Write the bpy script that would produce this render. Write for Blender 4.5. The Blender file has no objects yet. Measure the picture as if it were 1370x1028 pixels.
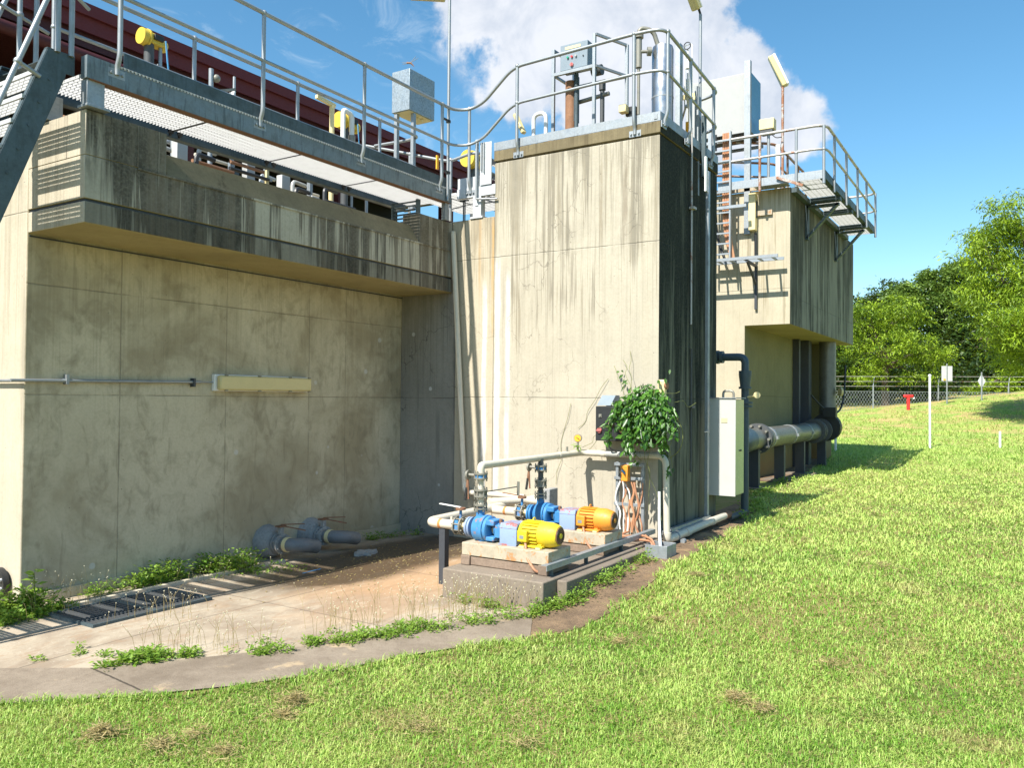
import bpy, bmesh, math, random
import numpy as np
from mathutils import Vector, Matrix
random.seed(7); RNG=np.random.default_rng(11)
S=bpy.context.scene; COL=S.collection
R=math.radians
V=Vector
# ------------------------------------------------------------------ camera
FPX,PIT,ROL,YAW=1088.2,R(1.035),R(.4905),R(32.29)
EYE=V((0,0,1.65))
FW=V((math.cos(YAW)*math.cos(PIT),math.sin(YAW)*math.cos(PIT),math.sin(PIT)))
R0=V((math.sin(YAW),-math.cos(YAW),0)); U0=R0.cross(FW)
RT=R0*math.cos(ROL)+U0*math.sin(ROL); UP=U0*math.cos(ROL)-R0*math.sin(ROL)
cd=bpy.data.cameras.new('camera'); cam=bpy.data.objects.new('camera',cd); COL.objects.link(cam)
M=Matrix((RT,UP,-FW)).transposed().to_4x4(); M.translation=EYE; cam.matrix_world=M
cd.sensor_width=36; cd.lens=FPX/1370*36; cd.clip_end=2000; cd.clip_start=.05
S.camera=cam
def pdir(x,y): return (FW+RT*((x-685)/FPX)-UP*((y-514)/FPX)).normalized()

# ------------------------------------------------------------------ node helper
class NT:
    def __init__(s,tree): s.t=tree; s.n=tree.nodes; s.l=tree.links
    def add(s,typ,ins=None,**kw):
        n=s.n.new(typ)
        for k,v in kw.items(): setattr(n,k,v)
        if ins:
            for k,v in ins.items():
                so=n.inputs[k]
                if hasattr(v,'links'): s.l.new(v,so)
                else: so.default_value=v
        return n
    def m(s,op,a,b=None,c=None,clamp=False):
        n=s.n.new('ShaderNodeMath'); n.operation=op; n.use_clamp=clamp
        for i,v in enumerate((a,b,c)):
            if v is None: continue
            if hasattr(v,'links'): s.l.new(v,n.inputs[i])
            else: n.inputs[i].default_value=v
        return n.outputs[0]
    def rng(s,v,a,b,c=0.,d=1.,smooth=True):
        n=s.n.new('ShaderNodeMapRange'); n.interpolation_type='SMOOTHSTEP' if smooth else 'LINEAR'
        s.l.new(v,n.inputs[0])
        for i,q in enumerate((a,b,c,d)):
            if hasattr(q,'links'): s.l.new(q,n.inputs[i+1])
            else: n.inputs[i+1].default_value=q
        return n.outputs[0]
    def mix(s,f,a,b,mode='MIX'):
        n=s.n.new('ShaderNodeMix'); n.data_type='RGBA'; n.blend_type=mode
        for so,v in ((n.inputs[0],f),(n.inputs[6],a),(n.inputs[7],b)):
            if hasattr(v,'links'): s.l.new(v,so)
            elif isinstance(v,(int,float)): so.default_value=v
            else: so.default_value=(v[0],v[1],v[2],1)
        return n.outputs[2]
    def scale(s,vec,sc):
        n=s.n.new('ShaderNodeVectorMath'); n.operation='MULTIPLY'; s.l.new(vec,n.inputs[0]); n.inputs[1].default_value=sc; return n.outputs[0]
    def noise(s,vec,sc=1.,det=4.,rough=.55,dist=0.,out=0):
        n=s.n.new('ShaderNodeTexNoise'); s.l.new(vec,n.inputs['Vector'])
        n.inputs['Scale'].default_value=sc;n.inputs['Detail'].default_value=det;n.inputs['Roughness'].default_value=rough;n.inputs['Distortion'].default_value=dist
        return n.outputs[out]
def newmat(name):
    m=bpy.data.materials.new(name); m.use_nodes=True; t=m.node_tree; t.nodes.clear()
    nt=NT(t); o=nt.add('ShaderNodeOutputMaterial'); b=nt.add('ShaderNodeBsdfPrincipled'); t.links.new(b.outputs[0],o.inputs[0])
    g=nt.add('ShaderNodeNewGeometry')
    return m,nt,b,g.outputs['Position'],g
def setin(nt,b,k,v):
    if hasattr(v,'links'): nt.l.new(v,b.inputs[k])
    elif isinstance(v,(int,float)): b.inputs[k].default_value=v
    else: b.inputs[k].default_value=(v[0],v[1],v[2],1)
def bump(nt,b,h,st=.3,dist=.01):
    n=nt.add('ShaderNodeBump',{'Height':h,'Strength':st,'Distance':dist}); nt.l.new(n.outputs[0],b.inputs['Normal'])

def concrete(name,base,stain=(.05,.045,.035),streak=0.,top=4.,length=1.5,fine=1.,blotch=.5,blotchcol=None,seams=(),vseams=None,cracks=0.,bands=(),panel=0.,grime=None,spots=0.,algae=0.,gain=.13,thr=.60):
    m,nt,b,P,g=newmat(name)
    sx=nt.add('ShaderNodeSeparateXYZ',{0:P}); X,Y,Z=sx.outputs
    Hh=nt.m('ADD',X,Y)
    big=nt.noise(P,.9,6,.6,.6); med=nt.noise(P,4.,6,.65,.4); fin=nt.noise(P,38.,5,.7)
    c=nt.mix(nt.rng(big,.35,.7,0.,blotch),base,blotchcol or tuple(v*.62 for v in base))
    c=nt.mix(nt.rng(med,.45,.75,0.,blotch*.7),c,tuple(v*.7 for v in (blotchcol or base)))
    c=nt.mix(nt.rng(med,.42,.2,0.,.35),c,tuple(min(1,v*1.22) for v in base))
    if panel>0:
        pn=nt.add('ShaderNodeTexWhiteNoise',{}); pn.noise_dimensions='2D'
        cv=nt.add('ShaderNodeCombineXYZ',{0:nt.m('FLOOR',nt.m('DIVIDE',X,1.21)),1:nt.m('GREATER_THAN',Z,1.65)}); nt.l.new(cv.outputs[0],pn.inputs['Vector'])
        c=nt.mix(nt.m('MULTIPLY',pn.outputs[0],panel),c,tuple(v*.6 for v in base))
    # diagonal trowel smears
    sm=nt.noise(nt.scale(P,(6.,6.,2.2)),1.,7,.62,1.4)
    c=nt.mix(nt.rng(sm,.50,.70,0.,.42*blotch),c,tuple(v*.5 for v in (blotchcol or base)))
    # vertical water streaks
    if streak>0:
        w=nt.noise(nt.scale(P,(1.,1.,.05)),5.,5,.7,.04); w2=nt.noise(nt.scale(P,(1.,1.,.022)),17.,4,.75,.0); w3=nt.noise(nt.scale(P,(1.,1.,.012)),55.,3,.6)
        s=nt.m('ADD',nt.m('MULTIPLY',w,.5),nt.m('ADD',nt.m('MULTIPLY',w2,.33),nt.m('MULTIPLY',w3,.17)))
        fall=nt.rng(Z,top-length,top,0.,1.,False)
        lowf=nt.noise(nt.scale(P,(1.,1.,.35)),1.15,3,.6,.4)
        a=nt.m('SUBTRACT',nt.m('SUBTRACT',thr,nt.m('MULTIPLY',fall,gain)),nt.m('MULTIPLY',nt.m('SUBTRACT',lowf,.5),.36))
        msk=nt.rng(s,nt.m('SUBTRACT',a,.025),nt.m('ADD',a,.045))
        msk=nt.m('MULTIPLY',msk,nt.m('MULTIPLY_ADD',med,.5,.68),clamp=True)
        stc=nt.mix(nt.rng(nt.noise(nt.scale(P,(1.,1.,.03)),8.,4,.6),.42,.62),stain,tuple(v*2.1+.03*(1-.3*i) for i,v in enumerate(stain)))
        c=nt.mix(nt.m('MULTIPLY',msk,streak,clamp=True),c,stc)
        c=nt.mix(nt.m('MULTIPLY',nt.rng(nt.m('ADD',nt.m('MULTIPLY',w2,.55),nt.m('MULTIPLY',w3,.45)),.47,.60),nt.m('ADD',nt.m('MULTIPLY',fall,.55*streak),.10*streak)),c,tuple(v*.42 for v in base))
        c=nt.mix(nt.rng(w3,.56,.7,0.,.30*streak),c,tuple(v*.45 for v in base))
        c=nt.mix(nt.rng(w2,.40,.28,0.,.30*streak),c,tuple(min(1,v*1.25) for v in base))
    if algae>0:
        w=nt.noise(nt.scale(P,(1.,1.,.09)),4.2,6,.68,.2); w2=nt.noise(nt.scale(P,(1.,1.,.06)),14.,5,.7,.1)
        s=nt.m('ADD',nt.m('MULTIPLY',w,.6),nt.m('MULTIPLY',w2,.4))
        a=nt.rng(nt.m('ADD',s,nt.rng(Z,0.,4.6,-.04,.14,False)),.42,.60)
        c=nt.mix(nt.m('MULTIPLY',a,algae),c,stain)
    for (ax,ctr,wd,col,st,z0,z1) in bands:
        co=(X,Y)[ax]; wob=nt.m('MULTIPLY',nt.m('SUBTRACT',nt.noise(nt.scale(P,(3,3,1.2)),1.,5,.7),.5),wd*1.4)
        d=nt.m('ABSOLUTE',nt.m('ADD',nt.m('SUBTRACT',co,ctr),wob))
        f=nt.m('MULTIPLY',nt.rng(d,wd,wd*.35),nt.m('MULTIPLY',nt.rng(Z,z1,z1-.35),nt.rng(Z,z0,z0+.5)))
        f=nt.m('MULTIPLY',f,nt.rng(nt.noise(nt.scale(P,(1,1,.25)),9.,5,.7),.3,.62,.25,1.))
        c=nt.mix(nt.m('MULTIPLY',f,st),c,col)
    jit=nt.m('MULTIPLY',nt.m('SUBTRACT',nt.noise(P,7.,4),.5),.012)
    line=None
    def addline(l,v): return v if l is None else nt.m('MAXIMUM',l,v)
    for z in seams:
        d=nt.m('ABSOLUTE',nt.m('ADD',nt.m('SUBTRACT',Z,z),jit)); line=addline(line,nt.rng(d,.009,.002))
    if vseams:
        ax,poss=vseams
        for q in poss:
            d=nt.m('ABSOLUTE',nt.m('ADD',nt.m('SUBTRACT',(X,Y)[ax],q),jit)); line=addline(line,nt.rng(d,.008,.002))
    if line is not None:
        line=nt.m('MULTIPLY',line,nt.rng(nt.noise(P,2.6,4,.7),.3,.6,.15,1.))
        c=nt.mix(nt.m('MULTIPLY',line,.55),c,tuple(v*.25 for v in base))
    if cracks>0:
        wv=nt.add('ShaderNodeTexNoise',{'Vector':P,'Scale':3.,'Detail':5.}); 
        pv=nt.add('ShaderNodeVectorMath',{0:P,1:nt.scale(wv.outputs['Color'],(.6,.6,.6))},operation='ADD')
        vo=nt.add('ShaderNodeTexVoronoi',{'Vector':pv.outputs[0],'Scale':1.6},feature='DISTANCE_TO_EDGE')
        ck=nt.m('MULTIPLY',nt.rng(vo.outputs['Distance'],.010,.002),nt.rng(nt.noise(P,1.2,4),.47,.6))
        c=nt.mix(nt.m('MULTIPLY',ck,cracks),c,tuple(v*.3 for v in base))
    vo=nt.add('ShaderNodeTexVoronoi',{'Vector':P,'Scale':13.})
    pit=nt.rng(vo.outputs['Distance'],.10,.04); pit=nt.m('MULTIPLY',pit,nt.rng(nt.noise(P,5.3,3),.52,.62))
    c=nt.mix(nt.m('MULTIPLY',pit,.7),c,tuple(v*.22 for v in base))
    if spots>0:
        v2=nt.add('ShaderNodeTexVoronoi',{'Vector':P,'Scale':2.1}); sp=nt.rng(v2.outputs['Distance'],.085,.06)
        sp=nt.m('MULTIPLY',sp,nt.rng(nt.noise(P,1.7,2),.5,.56)); c=nt.mix(nt.m('MULTIPLY',sp,spots),c,(.62,.62,.6))
    if grime:
        z0,z1,col,st=grime
        gn=nt.m('ADD',Z,nt.m('MULTIPLY',nt.m('SUBTRACT',med,.5),.5)); c=nt.mix(nt.m('MULTIPLY',nt.rng(gn,z1,z0),st),c,col)
    c=nt.mix(nt.m('MULTIPLY',nt.rng(fin,.4,.7),.30*fine),c,tuple(v*.55 for v in base))
    setin(nt,b,'Base Color',c); setin(nt,b,'Roughness',.9); b.inputs['Specular IOR Level'].default_value=.25
    h=nt.m('ADD',nt.m('MULTIPLY',fin,.6),nt.m('MULTIPLY',med,.6)); h=nt.m('SUBTRACT',h,nt.m('MULTIPLY',pit,1.2))
    if line is not None: h=nt.m('SUBTRACT',h,nt.m('MULTIPLY',line,1.6))
    bump(nt,b,h,.55,.006)
    return m
def galv(name,base=(.42,.45,.47),rough=.5,metal=.55,spangle=.25,streaks=0.,rust=0.,dirt=.25):
    m,nt,b,P,g=newmat(name)
    n=nt.noise(P,7.,5,.6); n2=nt.noise(P,45.,3,.7)
    vo=nt.add('ShaderNodeTexVoronoi',{'Vector':P,'Scale':60.}); sp=nt.add('ShaderNodeSeparateColor',{0:vo.outputs['Color']}).outputs[0]
    c=nt.mix(nt.m('MULTIPLY',sp,spangle),base,tuple(v*.55 for v in base))
    c=nt.mix(nt.rng(n,.45,.7,0.,dirt),c,tuple(v*.55 for v in base))
    if streaks>0:
        s=nt.noise(nt.scale(P,(1,1,.12)),28.,4,.7); c=nt.mix(nt.rng(s,.5,.68,0.,streaks),c,tuple(v*.45 for v in base))
    if rust>0:
        r_=nt.noise(P,5.,6,.7,.5); r2=nt.noise(P,30.,4,.7); rr=nt.m('ADD',nt.m('MULTIPLY',r_,.7),nt.m('MULTIPLY',r2,.3))
        c=nt.mix(nt.rng(rr,.62-.25*rust,.70-.2*rust,0.,.95),c,nt.mix(r2,(.22,.07,.025),(.36,.15,.06)))
    setin(nt,b,'Base Color',c); setin(nt,b,'Metallic',metal); setin(nt,b,'Roughness',nt.rng(n,.3,.7,rough-.08,rough+.15,False))
    bump(nt,b,n2,.12,.002)
    return m
def paint(name,base,rough=.45,rust=0.,rustcol=(.30,.08,.05),dirt=.3,spec=.5,chips=None,metal=0.):
    m,nt,b,P,g=newmat(name)
    n=nt.noise(P,6.,6,.65,.4); n2=nt.noise(P,40.,4,.7)
    c=nt.mix(nt.rng(n,.42,.72,0.,dirt),base,tuple(v*.6 for v in base))
    c=nt.mix(nt.rng(n2,.5,.75,0.,dirt*.8),c,tuple(v*.5+.02 for v in base))
    if rust>0:
        q=nt.m('ADD',nt.m('MULTIPLY',nt.noise(P,13.,6,.7,.6),.75),nt.m('MULTIPLY',n2,.25))
        c=nt.mix(nt.rng(q,.64-.22*rust,.69-.18*rust,0.,.92),c,rustcol)
    setin(nt,b,'Base Color',c); setin(nt,b,'Roughness',nt.rng(n2,.3,.7,rough-.06,rough+.2,False)); setin(nt,b,'Metallic',metal)
    b.inputs['Specular IOR Level'].default_value=spec
    bump(nt,b,nt.m('ADD',n2,n),.18,.002)
    return m
MAT={}
def mk():
    pass
    MAT['tower_front']=concrete('tower_front',(.48,.435,.345),(.09,.078,.052),streak=.60,top=4.95,length=3.4,gain=.16,thr=.60,blotch=.30,seams=(3.49,1.665),cracks=.6,fine=.7,
        bands=((1,5.80,.06,(.80,.80,.80),.8,.2,3.6),(1,5.64,.05,(.72,.72,.74),.55,.3,3.4),(1,3.72,.1,(.45,.40,.30),.3,.0,4.5),(1,4.0,.05,(.16,.12,.08),.55,3.3,4.7),(1,4.32,.03,(.18,.14,.08),.5,3.3,4.7)),spots=.0)
    MAT['mid_wall']=concrete('mid_wall',(.50,.44,.33),(.13,.10,.06),streak=.5,top=4.2,length=2.2,blotch=.32,seams=(3.49,1.665),cracks=.5,fine=.7,
        bands=((1,6.0,.05,(.72,.72,.72),.8,.2,3.3),(1,5.86,.05,(.55,.33,.12),.75,2.2,4.2),(1,6.08,.03,(.50,.30,.12),.5,2.8,4.2)))
    MAT['recess_wall_shade']=concrete('recess_wall_shade',(.30,.285,.25),(.07,.065,.05),streak=.3,top=3.,length=3.,blotch=.5,seams=(1.65,),cracks=.9,spots=.7,
        bands=((1,6.42,.10,(.09,.09,.08),.85,-.2,2.6),(1,6.75,.05,(.12,.12,.11),.5,.6,1.6)))  # darker wall copy with the overhang's shade in its colour
    MAT['tower_side']=concrete('tower_side',(.20,.20,.15),(.010,.014,.011),algae=.97,blotch=.6,seams=(3.49,1.665),vseams=(0,(9.4,)),fine=1.)  # algae stain, on a base also darkened for the unlit side
    MAT['cap']=concrete('cap',(.25,.205,.12),(.09,.07,.04),streak=.7,top=4.95,length=.4,blotch=.8,fine=1.3)
    MAT['wall']=concrete('wall',(.60,.53,.38),(.10,.08,.045),streak=.16,top=3.,length=2.,blotch=.85,blotchcol=(.31,.255,.155),seams=(1.65,2.63),vseams=(0,(4.62,5.85,7.07,7.70)),panel=.22,spots=.55,fine=.8)
    MAT['wall_end']=concrete('wall_end',(.54,.48,.37),(.20,.17,.12),streak=.35,top=4.2,length=4.5,blotch=.35,seams=(3.255,),fine=.8)
    MAT['facade']=concrete('facade',(.50,.46,.37),(.050,.042,.032),streak=.95,top=4.15,length=1.3,gain=.06,thr=.492,bands=((0,3.98,.50,(.045,.040,.030),.86,3.2,4.15),(0,5.0,.10,(.05,.045,.035),.8,3.2,4.0),(0,6.25,.05,(.05,.04,.03),.8,3.2,4.0),(0,8.45,.45,(.10,.08,.05),.7,3.2,4.15)),blotch=.35,seams=(),vseams=(0,(4.21,5.4,6.6)),fine=1.2)
    MAT['facade_low']=concrete('facade_low',(.27,.25,.20),(.030,.027,.021),streak=.95,top=3.3,length=.3,gain=.04,thr=.49,blotch=.6,vseams=(0,(4.21,5.4,6.6)),fine=1.2)
    MAT['soffit']=concrete('soffit',(.42,.34,.17),(.1,.08,.03),blotch=.5,fine=.6)
    MAT['footing']=concrete('footing',(.56,.48,.33),blotch=.5,fine=1.)
    MAT['far_end']=concrete('far_end',(.52,.46,.34),(.14,.11,.06),streak=.55,top=6.1,length=2.6,blotch=.3,seams=(3.9,),fine=.6)
    MAT['far_side']=concrete('far_side',(.27,.265,.215),(.022,.024,.02),streak=.95,top=6.2,length=3.4,gain=.075,thr=.515,blotch=.4,seams=(3.75,),vseams=(0,(18.6,21.6)),fine=.8)  # base darkened for the building's shadow side; the streaks are stains
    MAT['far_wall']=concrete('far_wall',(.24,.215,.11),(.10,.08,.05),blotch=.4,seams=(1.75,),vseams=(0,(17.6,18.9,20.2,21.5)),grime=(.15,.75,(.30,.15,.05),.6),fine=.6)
    MAT['slab']=concrete('slab',(.25,.205,.16),(.09,.07,.05),blotch=.7,fine=1.5)
    MAT['plinth']=concrete('plinth',(.27,.20,.15),(.09,.07,.05),blotch=.9,fine=1.8)
    # apron: pale concrete, orange silt, wet patch with shadow darkening painted in
    m,nt,b,P,g=newmat('apron'); sx=nt.add('ShaderNodeSeparateXYZ',{0:P}); X,Y,Z=sx.outputs
    n=nt.noise(P,1.3,7,.62,.5); n2=nt.noise(P,9.,6,.7); n3=nt.noise(P,60.,4,.7)
    c=nt.mix(nt.rng(n,.38,.66),(.42,.355,.265),(.27,.21,.15)); c=nt.mix(nt.rng(n2,.5,.7,0.,.4),c,(.26,.20,.14))
    def blob(cx,cy,rx,ry,j=.9):
        dx=nt.m('DIVIDE',nt.m('SUBTRACT',X,cx),rx); dy=nt.m('DIVIDE',nt.m('SUBTRACT',Y,cy),ry)
        d=nt.m('SQRT',nt.m('ADD',nt.m('MULTIPLY',dx,dx),nt.m('MULTIPLY',dy,dy)))
        return nt.m('ADD',d,nt.m('MULTIPLY',nt.m('SUBTRACT',n,.5),j*1.6))
    c=nt.mix(nt.rng(blob(6.7,5.55,1.5,.85),1.15,.6,0.,.6),c,(.42,.24,.11))
    c=nt.mix(nt.rng(blob(5.9,5.0,1.3,.6),1.2,.5,0.,.45),c,(.42,.25,.13))
    wet=nt.rng(blob(7.25,6.22,2.1,.78,.6),1.12,.72)
    c=nt.mix(nt.m('MULTIPLY',wet,.88),c,nt.mix(n2,(.022,.015,.008),(.06,.035,.014)))
    c=nt.mix(nt.m('MULTIPLY',nt.rng(nt.noise(P,33.,3,.6),.66,.71),.6),c,(.6,.55,.47))
    jt=nt.m('MULTIPLY',nt.m('SUBTRACT',n2,.5),.03)
    for co,q in ((X,5.02),(X,6.75),(Y,5.75)): c=nt.mix(nt.rng(nt.m('ABSOLUTE',nt.m('ADD',nt.m('SUBTRACT',co,q),jt)),.012,.003,0.,.6),c,(.06,.045,.03))
    sl_=nt.noise(nt.scale(P,(1.,2.6,1.)),3.2,8,.72,.8); dry=nt.m('SUBTRACT',1.,nt.m('MULTIPLY',wet,.85)); c=nt.mix(nt.m('MULTIPLY',nt.rng(sl_,.52,.60,0.,.45),dry),c,(.30,.19,.11)); c=nt.mix(nt.m('MULTIPLY',nt.rng(sl_,.44,.36,0.,.35),dry),c,(.52,.45,.35))

    c=nt.mix(nt.m('MULTIPLY',nt.rng(n3,.45,.7),.25),c,(.18,.14,.10))
    setin(nt,b,'Base Color',c); setin(nt,b,'Roughness',nt.m('SUBTRACT',.92,nt.m('MULTIPLY',wet,.4))); bump(nt,b,nt.m('ADD',n2,nt.m('MULTIPLY',n3,.5)),.4,.006); MAT['apron']=m
    # path
    m,nt,b,P,g=newmat('path'); sx=nt.add('ShaderNodeSeparateXYZ',{0:P}); X,Y,Z=sx.outputs
    n=nt.noise(P,2.,7,.65,.3); n2=nt.noise(P,14.,6,.7); n3=nt.noise(P,110.,4,.75)
    c=nt.mix(nt.rng(n,.35,.7),(.29,.235,.175),(.18,.14,.10)); c=nt.mix(nt.rng(n2,.45,.75,0.,.5),c,(.15,.11,.075)); c=nt.mix(nt.rng(n3,.45,.7,0.,.45),c,(.11,.08,.055))
    c=nt.mix(nt.rng(nt.noise(P,3.1,5,.6),.60,.68,0.,.6),c,(.50,.37,.22))
    # joint across the path
    jl=nt.m('ABSOLUTE',nt.m('ADD',nt.m('SUBTRACT',nt.m('ADD',X,nt.m('MULTIPLY',Y,-.10)),2.62),nt.m('MULTIPLY',nt.m('SUBTRACT',n2,.5),.02)))
    c=nt.mix(nt.rng(jl,.012,.004,0.,.85),c,(.03,.022,.015))
    setin(nt,b,'Base Color',c); setin(nt,b,'Roughness',.95); bump(nt,b,nt.m('ADD',n2,n3),.6,.006); MAT['path']=m
    # lawn soil under the blades
    m,nt,b,P,g=newmat('lawn')
    n=nt.noise(P,.8,7,.6,.3); n2=nt.noise(P,5.,6,.7); n3=nt.noise(P,40.,5,.75)
    sx=nt.add('ShaderNodeSeparateXYZ',{0:P}); X,Y,Z=sx.outputs
    D=nt.m('ADD',nt.m('MULTIPLY',X,.845),nt.m('MULTIPLY',Y,.534)); far=nt.rng(D,9.,24.)
    near=nt.mix(nt.rng(n2,.4,.65),(.11,.16,.035),(.26,.22,.09))
    fa=nt.mix(nt.rng(n3,.35,.65),(.18,.29,.05),(.38,.44,.13))
    c=nt.mix(far,near,fa)
    # hill: straw patches
    pa=nt.noise(nt.scale(P,(1.,1.,3.)),.55,8,.68,.5); hill=nt.rng(D,24.,34.,.35,1.)
    c=nt.mix(nt.m('MULTIPLY',nt.rng(nt.m('ADD',nt.m('MULTIPLY',pa,.7),nt.m('MULTIPLY',n3,.3)),.44,.55),nt.m('MULTIPLY',hill,.8)),c,(.50,.35,.16))
    ds=nt.rng(nt.noise(P,1.1,6,.65,.4),.60,.70,0.,.75); c=nt.mix(ds,c,(.36,.25,.12))
    setin(nt,b,'Base Color',c); setin(nt,b,'Roughness',1.); b.inputs['Specular IOR Level'].default_value=.1; bump(nt,b,nt.m('ADD',n2,n3),.8,.03); MAT['lawn']=m
    # dirt
    m,nt,b,P,g=newmat('dirt'); n=nt.noise(P,3.,7,.7); n2=nt.noise(P,40.,5,.75)
    c=nt.mix(nt.rng(n,.38,.66),(.25,.165,.095),(.13,.085,.05)); c=nt.mix(nt.rng(nt.noise(P,1.5,5),.55,.65,0.,.7),c,(.45,.29,.15)); c=nt.mix(nt.rng(n2,.45,.7,0.,.5),c,(.08,.055,.035))
    setin(nt,b,'Base Color',c); setin(nt,b,'Roughness',1.); bump(nt,b,nt.m('ADD',n,n2),.9,.02); MAT['dirt']=m
    # metals and paints
    MAT['galv']=galv('galvanised_steel',(.36,.39,.41),spangle=.3,streaks=.25)
    MAT['tube']=galv('galvanised_tube',(.34,.36,.37),rough=.45,metal=.55,spangle=.0,dirt=.25)
    MAT['galv_dark']=galv('weathered_channel',(.09,.125,.14),rough=.55,metal=.35,spangle=.3,streaks=.5,dirt=.5)
    MAT['channel']=galv('streaked_channel',(.20,.245,.27),rough=.5,metal=.35,spangle=.25,streaks=.75,dirt=.35)
    MAT['galv_light']=galv('bright_galvanised',(.60,.62,.64),rough=.5,metal=.25,spangle=.15,streaks=.1)
    MAT['grating']=galv('grating_steel',(.50,.51,.52),rough=.7,metal=.0,spangle=.05,dirt=.15)
    MAT['spangle']=galv('spangled_sheet',(.36,.42,.46),rough=.45,metal=.4,spangle=.75,dirt=.1)
    MAT['rusty']=galv('rusty_tube',(.5,.46,.42),rust=.85,metal=.2)
    MAT['rustlight']=galv('spot_rusted_tube',(.5,.48,.46),rust=.4,metal=.3)
    MAT['stainless']=galv('stainless_shell',(.42,.44,.46),rough=.3,metal=.9,spangle=.06,dirt=.1)
    MAT['pvc']=paint('cream_pipe',(.60,.55,.45),.4,rust=.06,rustcol=(.42,.16,.05),dirt=.25)
    MAT['pvcband']=paint('orange_band',(.55,.22,.06),.6)
    MAT['pipe_grey']=paint('grey_pipe',(.42,.42,.39),.38,dirt=.4)
    MAT['big_pipe']=paint('weathered_steel_pipe',(.17,.17,.15),.32,dirt=.6,rust=.1,metal=.35)
    MAT['pipe_teal']=paint('dark_teal_pipe',(.045,.075,.095),.4,dirt=.4)
    MAT['black']=paint('black_paint',(.022,.024,.026),.42,dirt=.2)
    MAT['dkgrey']=paint('dark_grey_paint',(.075,.08,.083),.5,dirt=.4)
    MAT['hose']=paint('slate_hose',(.17,.175,.18),.5,dirt=.5)
    MAT['post_dark']=paint('dark_post',(.05,.055,.065),.5,dirt=.3)
    MAT['blue']=paint('blue_enamel',(.06,.24,.50),.5,rust=.36,rustcol=(.33,.17,.10),dirt=.55)
    MAT['blue2']=paint('blue_enamel_clean',(.04,.20,.44),.45,rust=.12,rustcol=(.20,.12,.08),dirt=.5)
    MAT['slate']=paint('slate_blue_guard',(.23,.31,.46),.45,rust=.12,dirt=.2)
    MAT['redrust']=paint('peeled_red_primer',(.24,.30,.43),.65,rust=.66,rustcol=(.36,.10,.07),dirt=.4)
    MAT['yellow']=paint('yellow_enamel',(.70,.54,.02),.5,rust=.12,rustcol=(.30,.20,.06),dirt=.6)
    MAT['orange']=paint('orange_enamel',(.74,.29,.03),.45,rust=.07,rustcol=(.28,.13,.05),dirt=.45)
    MAT['actuator']=paint('yellow_actuator',(.70,.50,.06),.4,dirt=.25)
    MAT['base_paint']=paint('rust_stained_frame',(.44,.38,.28),.65,rust=.5,rustcol=(.42,.21,.08),dirt=.6)
    MAT['flange']=paint('flange_metal',(.26,.25,.21),.45,rust=.2,rustcol=(.25,.10,.04),dirt=.5,metal=.3)
    MAT['wheelrust']=paint('rusted_handwheel',(.22,.11,.06),.7,rust=.4)
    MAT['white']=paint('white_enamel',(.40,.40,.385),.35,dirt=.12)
    MAT['cabinet']=paint('grey_cabinet',(.50,.50,.475),.35,dirt=.12)
    MAT['cab_side_reflect']=paint('cabinet_side_reflection',(.38,.44,.30),.12,dirt=.12,spec=.8)  # green reflection put into the side's base colour
    MAT['panelgrey']=paint('grey_panel',(.22,.27,.31),.4,dirt=.2)
    MAT['hood']=paint('hood_grey',(.20,.24,.27),.4,dirt=.2)
    MAT['maroon']=paint('maroon_cladding',(.055,.006,.009),.6,dirt=.35)
    MAT['maroon_lt']=paint('maroon_fascia',(.10,.010,.014),.6,dirt=.25)
    MAT['lampbody']=paint('yellowed_lamp_cover',(.66,.55,.27),.35,dirt=.15)
    MAT['creambox']=paint('cream_box',(.74,.62,.33),.5,dirt=.2)
    MAT['red']=paint('red_enamel',(.75,.03,.03),.4,dirt=.1)
    MAT['pinkred']=paint('faded_red_knob',(.55,.16,.15),.5)
    MAT['orangetag']=paint('orange_tag',(.90,.42,.03),.5)
    MAT['copper']=paint('copper_cable',(.46,.22,.12),.55,dirt=.6)
    MAT['terracotta']=paint('orange_cable_sheath',(.50,.25,.13),.6,dirt=.4)
    MAT['wood']=paint('timber_brown',(.30,.15,.08),.7,dirt=.6)
    MAT['whiteplastic']=paint('white_plastic',(.78,.78,.76),.4,dirt=.1)
    MAT['mortar']=concrete('mortar',(.36,.36,.35),blotch=.6,fine=2.2)
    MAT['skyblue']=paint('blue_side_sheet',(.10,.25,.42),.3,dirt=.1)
    MAT['greenlight']=paint('green_lamp',(.02,.35,.2),.3)
    MAT['bluelabel']=paint('blue_switch',(.10,.35,.65),.4)
    MAT['signback']=paint('sign_back',(.55,.56,.56),.5,dirt=.3)
    MAT['void_shade']=paint('painted_void_shade',(.012,.012,.012),.8)  # near-black colour standing in for unlit depth
    def leafmat(name,c1,c2,trans=.35,rough=.45,yellow=None):
        m,nt,b,P,g=newmat(name)
        a=nt.add('ShaderNodeAttribute'); a.attribute_name='tint'
        c=nt.mix(a.outputs['Fac'],c1,c2)
        if yellow:
            n=nt.noise(P,*yellow[1:]) ; c=nt.mix(nt.rng(n,.54,.70,0.,.5),c,yellow[0])
        setin(nt,b,'Base Color',c); setin(nt,b,'Roughness',rough); b.inputs['Specular IOR Level'].default_value=.35
        tr=nt.add('ShaderNodeBsdfTranslucent',{'Color':nt.mix(.3,c,(.45,.55,.05))})
        mx=nt.add('ShaderNodeMixShader',{0:trans,1:b.outputs[0],2:tr.outputs[0]})
        out=[n for n in nt.n if n.type=='OUTPUT_MATERIAL'][0]; nt.l.new(mx.outputs[0],out.inputs[0])
        return m
    MAT['blade']=leafmat('grass_blades',(.15,.34,.025),(.52,.64,.17),.35,.5,((.55,.46,.20),1.6,5,.65))
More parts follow.
